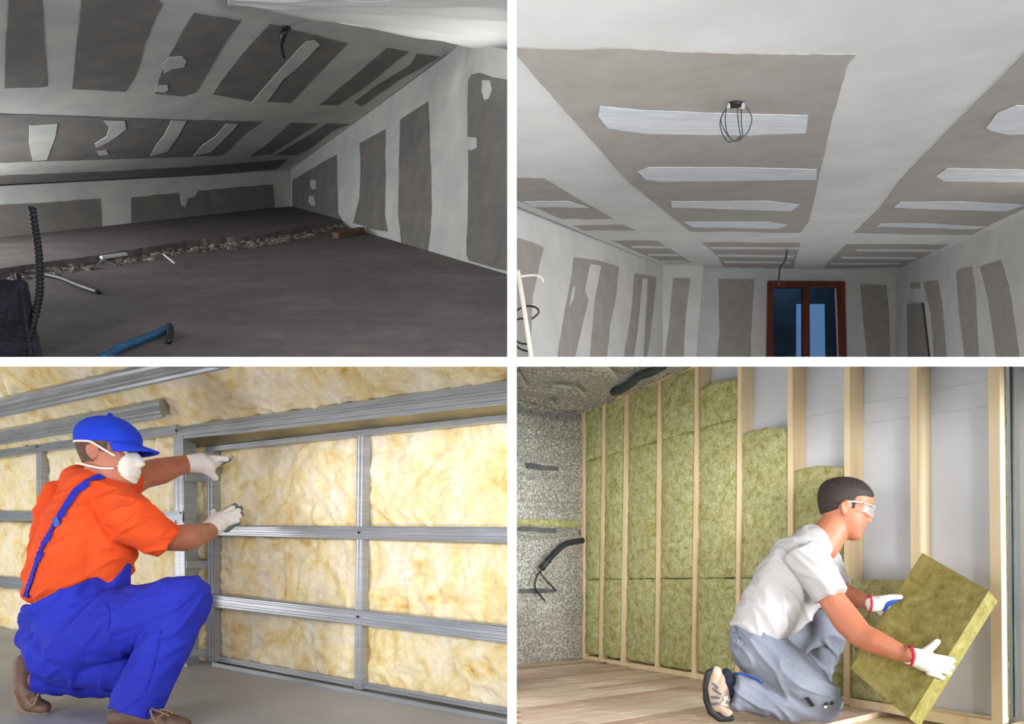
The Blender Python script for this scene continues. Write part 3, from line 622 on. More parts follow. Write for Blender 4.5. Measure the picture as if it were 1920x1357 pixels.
# strip of wool and dark metal beside the right stud
o = pad(WT, [(1872, 680), (1882.5, 680), (1889, 1350), (1880, 1348)], 'wool_strip', M['green'], step=2.5, amp=.004, off=-.036, scale=30, thick=.01, edge=.003, seed=99); tag(o, 'thin wool strip pressed against the rightmost stud', 'insulation')
M['darkmetal'] = simple('dark_steel', (96, 112, 118), (120, 134, 138), 8, .4, .6)
o = loft(WT, [(1882.5, 680), (1889, 1348)], [(1888.5, 680), (1894, 1348)], [(0, -.048), (0, -.038), (.3, -.038), (.4, -.042), (1, -.038), (1, -.048)], 'steel_edge_profile', M['darkmetal']); tag(o, 'dark steel edge profile beside the rightmost timber stud', 'steel profile')
# foil faced end wall and ceiling
def foilsheet(pl, q, name, amp, seed, bands):
    tl, tr, br, bl = [V(c) for c in q]; nx, ny = 70, 150; vs_ = []; fs_ = []
    for j in range(ny+1):
        for i in range(nx+1):
            u, v = i/nx, j/ny; c = tl.lerp(tr, u).lerp(bl.lerp(br, u), v); p = pl.at(c.x, c.y)
            h = amp*noise.noise(p*5+V((seed, 0, 0)))+amp*.5*noise.noise(V((p.x*5, p.y*5, p.z*30)))
            for (bv, bw, ba) in bands: h += ba*math.exp(-((v-bv-.012*math.sin(u*5))/bw)**2)
            vs_.append(p+pl.n*h)
    for j in range(ny):
        for i in range(nx): a = j*(nx+1)+i; fs_.append((a, a+nx+1, a+nx+2, a+1))
    o = mesh(name, vs_, fs_, M['foil'], None, True); o.modifiers.new('t', 'SOLIDIFY').thickness = .006; return o
o = foilsheet(SW, [(965, 742), (1094, 772), (1090, 1234), (965, 1247)], 'wall_left', .012, 3, [(.50, .012, -.035), (.27, .008, -.012), (.02, .02, -.03), (.8, .05, .012)]); tag(o, 'silver foil faced end wall with bulges and tape', kind='structure'); sw = o
o = foilsheet(CE, [(965, 676), (1318, 676), (1096, 774), (965, 744)], 'ceiling', .012, 9, [(.3, .03, -.02), (.72, .03, -.025), (.95, .03, .03)]); tag(o, 'wrinkled silver foil ceiling with tape strips', kind='structure'); ce2 = o
for q in ([(988, 867), (1012, 870), (1012, 880), (990, 878)], [(1012, 872), (1046, 874), (1046, 882), (1012, 882)], [(972, 987), (1010, 988), (1010, 996), (972, 994)], [(1010, 989), (1043, 990), (1043, 999), (1010, 997)],
          [(975, 1104), (1000, 1103), (1000, 1112), (975, 1112)], [(1000, 1103), (1042, 1104), (1042, 1111), (1000, 1112)]):
    poly(SW, q, 'tape_strip', M['tape_silver'], sw, t=.004, off=.024, amp=.8)
o_ = pad(SW, [(967, 972), (1089, 976), (1089, 989), (967, 985)], 'wool_edge', M['green'], sw, step=2.5, amp=.006, off=.012, scale=20, thick=.02, edge=.006, seed=7)
for yy in (824, 850, 861, 940, 952): tube([SW.at(967, yy-2, .012), SW.at(1030, yy, .014), SW.at(1088, yy+4, .012)], .003, 'crease', M['foil'], sw, 5, 5)
M['tape_clear'] = simple('pale_tape', (188, 190, 186), (214, 214, 208), 9, .35, .2)
for q in ([(968, 700), (974, 699), (990, 724), (985, 727)], [(1110, 688), (1140, 688), (1150, 696), (1162, 712), (1156, 714), (1140, 698), (1112, 694)], [(1078, 726), (1086, 728), (1102, 744), (1096, 748)], [(1030, 752), (1036, 750), (1052, 766), (1046, 770)], [(1036, 722), (1070, 724), (1078, 730), (1040, 727)]):
    poly(CE, q, 'tape_strip', M['tape_clear'], ce2, t=.004, off=.02, amp=.6)
M['darkpipe'] = simple('dark_pipe', (40, 46, 52), (54, 60, 66), 30, .5)
o = tube([CE.at(1244, 684, .03), CE.at(1222, 697, .03), CE.at(1196, 706, .03), CE.at(1184, 718, .035), CE.at(1165, 730, .035), CE.at(1150, 735, .02)], .026, 'dark_pipe', M['darkpipe'], seg=12); tag(o, 'dark flexible pipe under the foil ceiling by the top plate', 'pipe')
cp = [SW.at(1093, 1013, .06), SW.at(1062, 1019, .06), SW.at(1045, 1032, .06), SW.at(1028, 1050, .07), SW.at(1015, 1066, .06)]
cb = tube(cp, .021, 'dark_conduit', M['darkpipe'], seg=12); tag(cb, 'dark conduit with two loose wires bending down the foil wall', 'conduit')
tube([cp[3].lerp(cp[4], -.1), cp[3].lerp(cp[4], .15)], .024, 'collar', M['black'], cb); tube([cp[4].lerp(cp[3], .25), cp[4]], .025, 'collar', M['black'], cb)
tube([SW.at(1015, 1068, .06), SW.at(1006, 1082, .07), SW.at(1003, 1098, .07), SW.at(1008, 1110, .06), SW.at(1021, 1125, .05)], .0055, 'wire', M['black'], cb)
tube([SW.at(1013, 1072, .06), SW.at(1020, 1083, .07), SW.at(1033, 1097, .07), SW.at(1043, 1107, .06)], .0055, 'wire', M['black'], cb)
# the batt the worker holds
A, B, C, D = P(1729, 1036, 2.436), P(1854, 1107, 2.2), P(1705, 1347, 2.2), P(1594, 1253, 2.436)
hn = (B-A).cross(C-B).normalized()
if hn.x < 0: hn = -hn
def slab(A, B, C, D, n, th, name, mat):
    vs_ = []; fs_ = []; N = 46
    def grid(p00, p10, p11, p01, nrm, amp, nx, ny):
        base = len(vs_)
        for j in range(ny+1):
            for i in range(nx+1):
                u, v = i/nx, j/ny; p = p00.lerp(p10, u).lerp(p01.lerp(p11, u), v); e = min(u, 1-u, v, 1-v)
                w = min(1, e*8); q = p*22
                vs_.append(p+nrm*amp*w*(noise.noise(q)+.6*noise.noise(q*2.7)))
        for j in range(ny):
            for i in range(nx): a = base+j*(nx+1)+i; fs_.append((a, a+1, a+nx+2, a+nx+1))
    A2, B2, C2, D2 = [p+n*th for p in (A, B, C, D)]
    grid(A, B, C, D, -n, .006, N, 70); grid(B2, A2, D2, C2, n, .006, 20, 30)
    grid(B, B2, C2, C, (B-A).normalized(), .004, 8, 70); grid(A2, A, D, D2, (A-B).normalized(), .004, 8, 70)
    grid(A2, B2, B, A, (B-C).normalized(), .004, N, 8); grid(D, C, C2, D2, (C-B).normalized(), .004, N, 8)
    bm = bmesh.new(); me = bpy.data.meshes.new(name); me.from_pydata([tuple(v) for v in vs_], [], fs_); bm.from_mesh(me)
    bmesh.ops.remove_doubles(bm, verts=bm.verts, dist=.0015); bmesh.ops.recalc_face_normals(bm, faces=bm.faces); bm.to_mesh(me); bm.free()
    o = link(name, me, mat); return o
t = NT('held_wool'); f = t.noise(20, 9, .76, .3); f2 = t.noise(9, 7, .65, .5)
c = t.ramp(f, [(.3, (112, 104, 40)), (.43, (160, 150, 80)), (.57, (182, 172, 104)), (.74, (206, 200, 146))]); c = t.mix(t.ramp(f2, [(.45, (0, 0, 0)), (.7, (150, 150, 150))]), c, lin((176, 156, 58))); t.col(c); t.set(.97); t.bump(t.noise(50, 9, .8, .3), .9, .010); M['held'] = t.m
held = slab(A, B, C, D, hn, .086, 'mineral_wool_batt', M['held']); tag(held, 'rectangular mineral wool batt held tilted in the gloved hands', 'insulation')
# ================================================================ people
def cone_bm(bm, p, r, q, s, flat=False, seg=20):
    p, q = V(p), V(q); d = q-p; L = d.length
    if L < 1e-5:
        bmesh.ops.create_uvsphere(bm, u_segments=seg, v_segments=12, radius=r, matrix=Matrix.Translation(p)); return
    rot = d.to_track_quat('Z', 'Y').to_matrix().to_4x4()
    bmesh.ops.create_cone(bm, cap_ends=True, segments=seg, radius1=r, radius2=s, depth=L, matrix=Matrix.Translation((p+q)/2)@rot)
    if not flat:
        bmesh.ops.create_uvsphere(bm, u_segments=seg, v_segments=12, radius=r, matrix=Matrix.Translation(p))
        bmesh.ops.create_uvsphere(bm, u_segments=seg, v_segments=12, radius=s, matrix=Matrix.Translation(q))
JY = 1.0
def J(x, y, Y, r): Y *= JY; return (P(x, y, Y), r*Y/F*JS)
JS = 1.0
def chain(*js): return [('c', js[i], js[i+1]) for i in range(len(js)-1)]
def eval_mesh(o):
    dg = bpy.context.evaluated_depsgraph_get(); me = bpy.data.meshes.new_from_object(o.evaluated_get(dg)); old = o.data
    o.modifiers.clear(); o.data = me; bpy.data.meshes.remove(old)
def blob(name, prims, mat, parent, vox=.006, sm=6, extra=None, wr=None):
    bm = bmesh.new()
    for k, a, b in prims: cone_bm(bm, a[0], a[1], b[0], b[1], k == 'f')
    if extra:
        for me in extra: bm.from_mesh(me)
    o = from_bm(name, bm, None, parent)
    m = o.modifiers.new('r', 'REMESH'); m.mode = 'VOXEL'; m.voxel_size = vox
    m = o.modifiers.new('s', 'SMOOTH'); m.factor = .5; m.iterations = sm
    par = o.parent; eval_mesh(o)
    if wr:
        me = o.data; nn = [v.normal.copy() for v in me.vertices]
        for v, n_ in zip(me.vertices, nn): v.co += n_*wr(v.co, n_)
    o.data.materials.clear(); o.data.materials.append(mat)
    o.data.polygons.foreach_set('use_smooth', [True]*len(o.data.polygons)); return o
def bvh(*obs):
    from mathutils.bvhtree import BVHTree
    vs_, fs_ = [], []
    for o in obs:
        b = len(vs_); vs_ += [v.co.copy() for v in o.data.vertices]; fs_ += [tuple(b+i for i in p.vertices) for p in o.data.polygons]
    return BVHTree.FromPolygons(vs_, fs_)
def hit(tree, x, y, fallback=None):
    r = ray(x, y).normalized(); h = tree.ray_cast(V((0, 0, 0)), r)
    if h[0] is None:
        return (P(x, y, fallback), V((0, -1, 0))) if fallback else (None, None)
    n_ = h[1]
    return h[0], (n_ if n_.dot(r) < 0 else -n_)
def ribbon(tree, pts, w, name, mat, parent, lift=.004, th=.004, fb=None, wav=0):
    """flat strap lying on a surface along photo points"""
    C_ = []
    for i in range(len(pts)-1):
        for j in range(6): C_.append(V(pts[i]).lerp(V(pts[i+1]), j/6))
    C_.append(V(pts[-1])); H = []; lastY = fb
    for i, c in enumerate(C_):
        p, n_ = hit(tree, c.x, c.y, lastY or 2.6); lastY = p.y
        H.append((p, n_))
    vs_, fs_ = [], []; m = len(H)
    for i in range(m):
        p, n_ = H[i]; tg = (H[min(i+1, m-1)][0]-H[max(i-1, 0)][0]).normalized(); s_ = tg.cross(n_).normalized()
        ww = w*p.y/F/2*(1+wav*math.sin(i*2.6)); q = p+n_*(lift+wav*.004*math.sin(i*2.9))
        vs_ += [q-s_*ww, q+s_*ww, q+s_*ww+n_*th, q-s_*ww+n_*th]
    for i in range(m-1):
        for k in range(4): fs_.append((i*4+k, i*4+(k+1) % 4, i*4+4+(k+1) % 4, i*4+4+k))
    fs_ += [(0, 1, 2, 3), (4*m-4, 4*m-3, 4*m-2, 4*m-1)]
    return mesh(name, vs_, fs_, mat, parent)
HEAD = [(-.50, .21, .02, .06), (-.475, .28, -.02, .13), (-.44, .315, -.07, .18), (-.40, .325, -.11, .215), (-.36, .315, -.15, .24), (-.33, .31, -.18, .255), (-.30, .325, -.22, .265), (-.27, .318, -.25, .275), (-.24, .33, -.28, .285),
        (-.20, .325, -.32, .295), (-.14, .325, -.36, .305), (-.06, .325, -.40, .315), (.0, .322, -.43, .325), (.05, .322, -.445, .335), (.09, .345, -.455, .34), (.14, .355, -.465, .345), (.22, .35, -.47, .35), (.30, .32, -.455, .34), (.38, .25, -.40, .30), (.44, .17, -.31, .24), (.48, .09, -.20, .155), (.5, .0, -.07, .03)]
def interp(z, k):
    T = HEAD
    if z <= T[0][0]: return T[0][k]
    for i in range(len(T)-1):
        if z <= T[i+1][0]:
            t_ = (z-T[i][0])/(T[i+1][0]-T[i][0]); return T[i][k]*(1-t_)+T[i+1][k]*t_
    return T[-1][k]
def head_pt(z, a, grow=0):
    f, b, w = interp(z, 1), interp(z, 2), interp(z, 3); mid = (f+b)/2; ca, sa = math.cos(a), math.sin(a)
    ex = (f-mid); e = .86
    x = mid+math.copysign(abs(ca)**e, ca)*ex; y = math.copysign(abs(sa)**e, sa)*w
    aa = abs(a)
    # nose
    nz = max(0, 1-abs((z+.135)/.05)) * .045 if z < -.135 else max(0, 1-(z+.135)/.22)
    nose = (.105*nz if z >= -.135 else .105*max(0, 1-(-.135-z)/.055))
    x += nose*math.exp(-(y/.052)**2)*(1 if ca > 0 else 0)
    # eye sockets
    if ca > 0: x -= .045*math.exp(-((abs(y)-.14)/.075)**2-((z-.03)/.05)**2)
    # cheek and lips
    if ca > 0: x += .018*math.exp(-(y/.09)**2)*(math.exp(-((z+.225)/.018)**2)+math.exp(-((z+.285)/.02)**2))-.012*math.exp(-(y/.1)**2-((z+.253)/.008)**2)
    return x, y
class Head:
    def __init__(s, c, L, yaw, pitch, roll=0):
        s.c, s.L = V(c), L; R = Matrix.Rotation(math.radians(yaw), 3, 'Z')@Matrix.Rotation(math.radians(pitch), 3, 'Y')@Matrix.Rotation(math.radians(roll), 3, 'X'); s.R = R
    def w(s, x, y, z): return s.c+s.R@(V((x, y, z))*s.L)
    def grid(s, fn, nz=70, na=72):
        vs_, fs_ = [], []
        for j in range(nz+1):
            z = -.5+j/nz
            for i in range(na):
                a = -math.pi+2*math.pi*i/na; x, y = head_pt(z, a); vs_.append(s.w(*fn(x, y, z, a)))
        for j in range(nz):
            for i in range(na): fs_.append((j*na+i, j*na+(i+1) % na, (j+1)*na+(i+1) % na, (j+1)*na+i))
        fs_ += [tuple(range(na))[::-1], tuple(range(nz*na, (nz+1)*na))]
        me = bpy.data.meshes.new('head'); me.from_pydata([tuple(v) for v in vs_], [], fs_); return me
    def skin(s): return s.grid(lambda x, y, z, a: (x, y, z))
    def shell(s, g):
        def fn(x, y, z, a):
            d = V((x+.06, y, z*.9)).normalized(); k = g(x, y, z, a); return x+d.x*k, y+d.y*k, z+d.z*k
        return s.grid(fn)
    def ear(s, side, parent, mat):
        bm = bmesh.new(); M_ = Matrix.Translation(s.w(-.045, side*.335, -.04))@s.R.to_4x4()
        prims = []
        path = [(-.02, .02, -.10), (-.075, .05, -.02), (-.085, .06, .06), (-.03, .05, .10), (.025, .02, .075), (.03, .0, .01)]
        pts = [s.w(-.045+p[0], side*(.325+p[1]), -.03+p[2]) for p in path]
        pr = [('c', (pts[i], .024*s.L), (pts[i+1], .024*s.L)) for i in range(len(pts)-1)]
        pr.append(('c', (s.w(-.05, side*.335, -.10), .03*s.L), (s.w(-.065, side*.35, .02), .026*s.L)))
        return pr
def fingers(specs): # each: list of joints
    out = []
    for js in specs: out += chain(*js)
    return out
def skin_mat(name, c, c2):
    t = NT(name); f = t.noise(14, 6, .6); t.col(t.ramp(f, [(.3, c), (.7, c2)])); t.set(.5, 0, **{'Subsurface Weight': .12, 'Subsurface Scale': .02}); t.b.inputs['Subsurface Radius'].default_value = (1, .35, .2)
    t.bump(t.noise(60, 4), .12, .002); return t.m
def cloth(name, c, c2=None, scale=5, rough_=.85, bump=.35, dist=.02, stretch=(1, 1, 1)):
    t = NT(name); f = t.noise(scale, 5); t.col(t.ramp(f, [(.35, c), (.65, c2 or c)])); t.set(rough_)
    t.bump(t.noise(9, 4, .5, .9, stretch), bump, dist); return t.m
M['skin1'] = skin_mat('skin_ruddy', (176, 104, 80), (192, 124, 98)); M['skin2'] = skin_mat('skin_tanned', (178, 106, 76), (192, 124, 94))
M['orange'] = cloth('orange_cotton', (226, 74, 16), (232, 82, 22), dist=.015); M['bluecloth'] = cloth('blue_workwear', (26, 38, 172), (32, 46, 184), dist=.02)
M['cap'] = cloth('blue_cap', (14, 56, 208), (18, 64, 216), bump=.15); M['glove'] = cloth('white_glove', (228, 222, 220), (238, 234, 232), 60, bump=.2, dist=.003)
M['greydip'] = simple('grey_rubber', (92, 102, 108), (106, 116, 122), 20, .6); M['bluedip'] = simple('blue_rubber', (20, 76, 170), (24, 84, 180), 20, .5)
M['hair1'] = simple('brown_hair', (76, 50, 42), (104, 74, 62), 60, .7, bump=.5); M['hair2'] = simple('dark_hair', (30, 22, 20), (52, 38, 34), 70, .6, bump=.6)
M['mask'] = simple('mask_white', (226, 226, 216), (238, 236, 228), 12, .8); M['leather'] = simple('brown_leather', (92, 66, 54), (112, 84, 70), 14, .6, bump=.25)
M['sole_b'] = simple('brown_sole', (124, 104, 86), (140, 118, 98), 10, .7); M['lace'] = simple('tan_lace', (138, 112, 86), rough_=.8)
M['whiteshirt'] = cloth('white_shirt', (166, 164, 166), (176, 174, 174), dist=.02); M['greycloth'] = cloth('grey_trousers', (112, 117, 132), (126, 131, 144), 7, dist=.02)
M['sock'] = simple('navy_sock', (20, 24, 46), rough_=.9); M['sole_k'] = simple('black_sole', (20, 20, 22), (32, 32, 32), 20, .7); M['suede'] = simple('beige_suede', (170, 150, 132), (188, 168, 148), 14, .8, bump=.2)
M['slate'] = simple('slate_trim', (96, 96, 112), rough_=.7); M['red'] = simple('red_cuff', (196, 40, 62), rough_=.8); M['eye'] = simple('eye_white', (220, 214, 208), rough_=.2)
M['clear'] = None
t = NT('clear_lens'); t.col((236, 238, 240)); t.set(.05, 0, Alpha=.09); M['clear'] = t.m
M['rim'] = simple('lens_rim', (214, 206, 204), rough_=.25)
def folds(amp, lo, hi, seed, ang, fade=None):
    """cloth folds running along direction ang (degrees in the XZ plane)"""
    a_ = math.radians(ang); D = V((math.cos(a_), 0, math.sin(a_))); E = V((-math.sin(a_), 0, math.cos(a_)))
    def f(co, n_):
        w = noise.noise(co*3.1+V((seed, 0, 0)))
        q = V((co.dot(D)*lo+w*.8, co.y*hi*.5+w, co.dot(E)*hi+w*1.5+seed))
        r = 1-abs(noise.noise(q))*3.2; g = max(r, 0)**1.5
        return amp*(g-.35)+amp*.5*noise.noise(q*.5)+amp*.25*noise.noise(co*22)
    return f
# ---------------------------------------------------------------- worker in orange and blue (lower left)
JS = .95
pb = empty('person', P(200, 1345, 2.45), 'person in orange T-shirt, blue bib trousers and blue cap with gloved hands on yellow wool', 'person')
h1 = Head(P(210, 850, 2.5), .262, 2, 2)
body = [('c', J(185, 905, 2.52, 34), J(197, 880, 2.5, 32))]+chain(J(175, 945, 2.5, 50), J(150, 1045, 2.47, 56), J(125, 1150, 2.47, 56))
body += chain(J(130, 1180, 2.42, 44), J(340, 1120, 2.38, 30), J(262, 1315, 2.34, 26)) + chain(J(125, 1225, 2.55, 40), J(225, 1275, 2.58, 26), J(75, 1275, 2.52, 24))
body += chain(J(250, 985, 2.44, 26), J(318, 1010, 2.48, 24), J(345, 1008, 2.56, 27), J(370, 1002, 2.78, 22), J(392, 996, 2.94, 17))
body += chain(J(225, 915, 2.62, 30), J(262, 892, 2.75, 27), J(300, 883, 2.88, 26), J(330, 874, 3.0, 20), J(352, 869, 3.06, 17))
blob('body', body+h1.ear(-1, None, None), M['skin1'], pb, .005, 3, [h1.skin()])
sh = blob('shirt', chain(J(178, 935, 2.5, 62), J(165, 985, 2.48, 76), J(150, 1045, 2.46, 78), J(138, 1090, 2.46, 70))+chain(J(110, 930, 2.52, 32), J(92, 1000, 2.5, 32), J(80, 1080, 2.48, 33), J(68, 1112, 2.48, 24))
    + chain(J(150, 905, 2.52, 34), J(200, 925, 2.5, 42), J(250, 972, 2.40, 44))+[('f', J(240, 972, 2.38, 50), J(318, 1016, 2.46, 37))]+[('f', J(205, 915, 2.56, 42), J(243, 905, 2.68, 32))]+[('c', J(205, 1010, 2.46, 52), J(195, 1060, 2.46, 52))], M['orange'], pb, .006, 8,
    wr=folds(.009, 3.4, 20, 3, 24))
ov = blob('bib_trousers', [('f', J(160, 1155, 2.46, 86), J(140, 1117, 2.46, 96))]+chain(J(224, 1062, 2.46, 20), J(212, 1092, 2.46, 32), J(200, 1120, 2.46, 46))+chain(J(150, 1180, 2.46, 56), J(122, 1196, 2.46, 72), J(128, 1208, 2.46, 76))+chain(J(150, 1190, 2.42, 72), J(230, 1165, 2.40, 66), J(340, 1126, 2.38, 50), J(349, 1122, 2.38, 46))
    + chain(J(349, 1126, 2.38, 46), J(318, 1190, 2.37, 50), J(285, 1260, 2.36, 46))+[('f', J(288, 1255, 2.36, 46), J(252, 1332, 2.34, 50))]
    + chain(J(150, 1238, 2.5, 56), J(238, 1258, 2.46, 40))+chain(J(120, 1230, 2.52, 60), J(170, 1258, 2.56, 42), J(225, 1272, 2.58, 34))+chain(J(225, 1275, 2.57, 33), J(150, 1276, 2.55, 32), J(110, 1268, 2.53, 34))+[('f', J(115, 1262, 2.53, 38), J(66, 1258, 2.50, 42))]
    + chain(J(50, 1142, 2.47, 13), J(58, 1165, 2.47, 22), J(76, 1196, 2.47, 38)), M['bluecloth'], pb, .006, 5, wr=folds(.010, 3, 17, 8, 52))
tr = bvh(sh, ov)
ribbon(tr, [(205, 890), (190, 894), (165, 903), (145, 920), (130, 942), (116, 965)], 13, 'strap', M['bluecloth'], pb)
ribbon(tr, [(116, 963), (106, 980), (96, 1000), (84, 1020), (74, 1045), (66, 1070), (58, 1095), (50, 1118)], 10, 'elastic_strap', M['bluecloth'], pb, wav=.35)
poly(Pl(P(103, 978, hit(tr, 103, 978, 2.4)[0].y-.012), X, Z), [(97, 972), (107, 968), (112, 984), (102, 988)], 'buckle', M['bluedip'], pb, t=.006)
for q in ([(200, 1130), (206, 1150), (202, 1185)], [(202, 1185), (215, 1190), (240, 1182)], [(212, 1112), (260, 1118), (310, 1112)], [(240, 1150), (290, 1140), (340, 1128)], [(302, 1180), (290, 1240), (272, 1300)], [(70, 1258), (90, 1262), (108, 1258)]):
    ribbon(tr, q, 1.6, 'seam', M['bluecloth'], pb, lift=.0005, th=.0025)
# hair, cap, mask
blobm = h1.shell(lambda x, y, z, a: (.018 if (z > -.16 and x < -.06 and z < .3) or (z > -.02 and x < .12) else -.03))
o = link('hair', blobm, M['hair1'], pb); o.data.polygons.foreach_set('use_smooth', [True]*len(o.data.polygons))
cm = h1.shell(lambda x, y, z, a: (.024+.06*max(0, z) if z > .125 else (-.04)))
cp_ = link('cap', cm, M['cap'], pb); cp_.data.polygons.foreach_set('use_smooth', [True]*len(cp_.data.polygons))
vs_, fs_ = [], []; N = 20; Mx = 8
for j in range(Mx+1):
    for i in range(N+1):
        th = -1.25+2.5*i/N; rr_ = j/Mx; ang = th
        x0, y0 = .33*math.cos(ang)+.04, .36*math.sin(ang); ext = .30*math.cos(ang*1.1)*rr_
        vs_.append(h1.w(x0+ext, y0*(1-.12*rr_), .135-.10*rr_-.22*(y0)**2*(1+rr_*.6)))
for j in range(Mx):
    for i in range(N): a = j*(N+1)+i; fs_.append((a, a+1, a+N+2, a+N+1))
o = mesh('cap_visor', vs_, fs_, M['cap'], cp_, True); o.modifiers.new('t', 'SOLIDIFY').thickness = .006
bm = bmesh.new(); bmesh.ops.create_uvsphere(bm, u_segments=10, v_segments=6, radius=.011, matrix=Matrix.Translation(h1.w(-.05, 0, .565))); from_bm('cap_button', bm, M['cap'], cp_, True)
mk = h1.shell(lambda x, y, z, a: (lambda r: .078*(1-r)**.45-.004 if (r < 1 and x > .12) else -.05)(((z+.20)/.235)**2+(y/.235)**2))
o = link('dust_mask', mk, M['mask'], pb); o.data.polygons.foreach_set('use_smooth', [True]*len(o.data.polygons))
s_ = -1
tube([h1.w(.2, s_*.27, -.07), h1.w(.1, s_*.352, -.0), h1.w(.0, s_*.37, .06), h1.w(-.1, s_*.375, .11), h1.w(-.28, s_*.33, .12), h1.w(-.42, s_*.22, .125), h1.w(-.5, 0, .13)], .0045, 'mask_band', M['mask'], o, 6)
tube([h1.w(.19, s_*.27, -.25), h1.w(.05, s_*.315, -.26), h1.w(-.12, s_*.315, -.235), h1.w(-.3, s_*.28, -.2), h1.w(-.42, s_*.16, -.17)], .0045, 'mask_band', M['mask'], o, 6)
for sd in (-1, 1):
    bm = bmesh.new(); bmesh.ops.create_uvsphere(bm, u_segments=12, v_segments=8, radius=.05*h1.L, matrix=Matrix.Translation(h1.w(.255, sd*.135, .03))); from_bm('eye', bm, M['eye'], pb, True)
# gloves
g1 = blob('glove', [('f', J(352, 869, 3.06, 18), J(362, 869, 3.07, 18))]+chain(J(358, 869, 3.06, 18), J(376, 868, 3.10, 20), J(388, 873, 3.12, 18))+fingers([
    [J(386, 862, 3.12, 9), J(402, 860, 3.14, 7.5), J(424, 860, 3.15, 6)], [J(388, 868, 3.13, 9), J(406, 866, 3.16, 7), J(429, 857, 3.18, 5.5)],
    [J(388, 872, 3.14, 9), J(405, 870, 3.19, 7), J(420, 863, 3.21, 5.5)], [J(386, 876, 3.15, 8), J(398, 873, 3.2, 6.5), J(411, 869, 3.23, 5)], [J(380, 878, 3.10, 10), J(394, 886, 3.12, 8), J(404, 896, 3.14, 6.5)]]), M['glove'], pb, .0025, 2)
blob('glove_coating', fingers([[J(405, 861, 3.155, 6.5), J(427, 861, 3.165, 6)], [J(414, 866, 3.18, 5.5), J(431, 857.5, 3.19, 5.4)], [J(410, 870, 3.2, 5), J(422, 864, 3.215, 5)], [J(398, 890, 3.135, 6.4), J(406, 897, 3.15, 6.4)], [J(388, 884, 3.13, 8), J(396, 886, 3.135, 7)]]), M['greydip'], g1, .003, 2)
g2 = blob('glove', [('f', J(386, 999, 2.93, 18), J(396, 991, 2.97, 18))]+chain(J(394, 992, 2.96, 18), J(408, 981, 3.0, 19), J(416, 974, 3.02, 17))+fingers([
    [J(410, 972, 3.0, 8), J(422, 961, 3.03, 6.5), J(436, 952, 3.05, 5.5)], [J(416, 972, 3.01, 8), J(430, 965, 3.03, 6.5), J(447, 957, 3.05, 5.2)],
    [J(418, 977, 3.01, 8), J(432, 972, 3.03, 6.4), J(449, 967, 3.05, 5.2)], [J(418, 983, 3.01, 8), J(430, 980, 3.03, 6), J(445, 976, 3.04, 5)], [J(400, 980, 3.02, 9), J(400, 968, 3.05, 7), J(400, 958, 3.07, 5.6)]]), M['glove'], pb, .0025, 2)
blob('glove_coating', fingers([[J(424, 957, 3.06, 6), J(441, 948, 3.07, 5.8)], [J(434, 962, 3.06, 6), J(451, 953, 3.07, 5.5)], [J(436, 970, 3.06, 6), J(452, 964, 3.07, 5.5)], [J(424, 990, 3.05, 9), J(436, 984, 3.06, 6), J(447, 979, 3.06, 5)], [J(399, 966, 3.07, 6.5), J(400, 957, 3.08, 6)]]), M['greydip'], g2, .003, 2)
# shoes
def shoe(pts, sole, lace, mats, par):
    s_ = blob('shoe', pts, mats[0], par, .004, 5)
    blob('sole', sole, mats[1], s_, .004, 3)
    for l in lace: tube(l, .0035, 'lace', mats[2], s_, 6, 4)
    return s_
shoe(chain(J(222, 1346, 2.36, 20), J(262, 1340, 2.34, 22), J(300, 1349, 2.33, 18), J(345, 1358, 2.32, 14)), chain(J(216, 1362, 2.36, 12), J(262, 1364, 2.34, 12), J(310, 1365, 2.33, 12), J(352, 1366, 2.32, 11)),
     [[P(284, 1328, 2.29), P(300, 1334, 2.275), P(318, 1342, 2.28)], [P(318, 1334, 2.29), P(304, 1340, 2.28), P(290, 1350, 2.275)], [P(282, 1330, 2.28), P(286, 1345, 2.27), P(296, 1357, 2.27)], [P(300, 1330, 2.28), P(318, 1332, 2.275), P(324, 1338, 2.28)]], (M['leather'], M['sole_b'], M['lace']), pb)
shoe(chain(J(48, 1240, 2.52, 17), J(50, 1290, 2.50, 21), J(58, 1318, 2.49, 17), J(82, 1326, 2.48, 13)), chain(J(34, 1240, 2.52, 8), J(33, 1290, 2.51, 9), J(38, 1325, 2.5, 9), J(60, 1337, 2.49, 7), J(84, 1336, 2.48, 8)),
     [[P(70, 1306, 2.43), P(60, 1312, 2.43), P(48, 1322, 2.43)], [P(48, 1308, 2.43), P(58, 1322, 2.43), P(66, 1318, 2.43)], [P(72, 1300, 2.44), P(64, 1318, 2.43), P(48, 1326, 2.43)]], (M['leather'], M['sole_b'], M['lace']), pb)

# ---------------------------------------------------------------- worker in white and grey (lower right)
JS = .97; JY = .955
pr_ = empty('person', P(1480, 1345, 2.68), 'person in a white T-shirt, grey trousers and clear safety glasses kneeling beside a tilted batt', 'person')
h2 = Head(P(1587, 953, 2.72*.955), .247, -18, 13)
body = [('c', J(1540, 1022, 2.73, 33), J(1566, 985, 2.72, 29))]+chain(J(1510, 1050, 2.72, 40), J(1460, 1120, 2.72, 42), J(1430, 1180, 2.73, 38))
body += chain(J(1420, 1215, 2.66, 30), J(1545, 1322, 2.63, 24), J(1372, 1290, 2.66, 18))+chain(J(1460, 1195, 2.82, 28), J(1550, 1172, 2.94, 24), J(1535, 1290, 3.02, 18))
body += chain(J(1512, 1045, 2.64, 20), J(1558, 1120, 2.53, 24), J(1590, 1165, 2.47, 27), J(1612, 1190, 2.42, 24), J(1640, 1203, 2.38, 24), J(1680, 1220, 2.33, 18), J(1706, 1230, 2.30, 14))
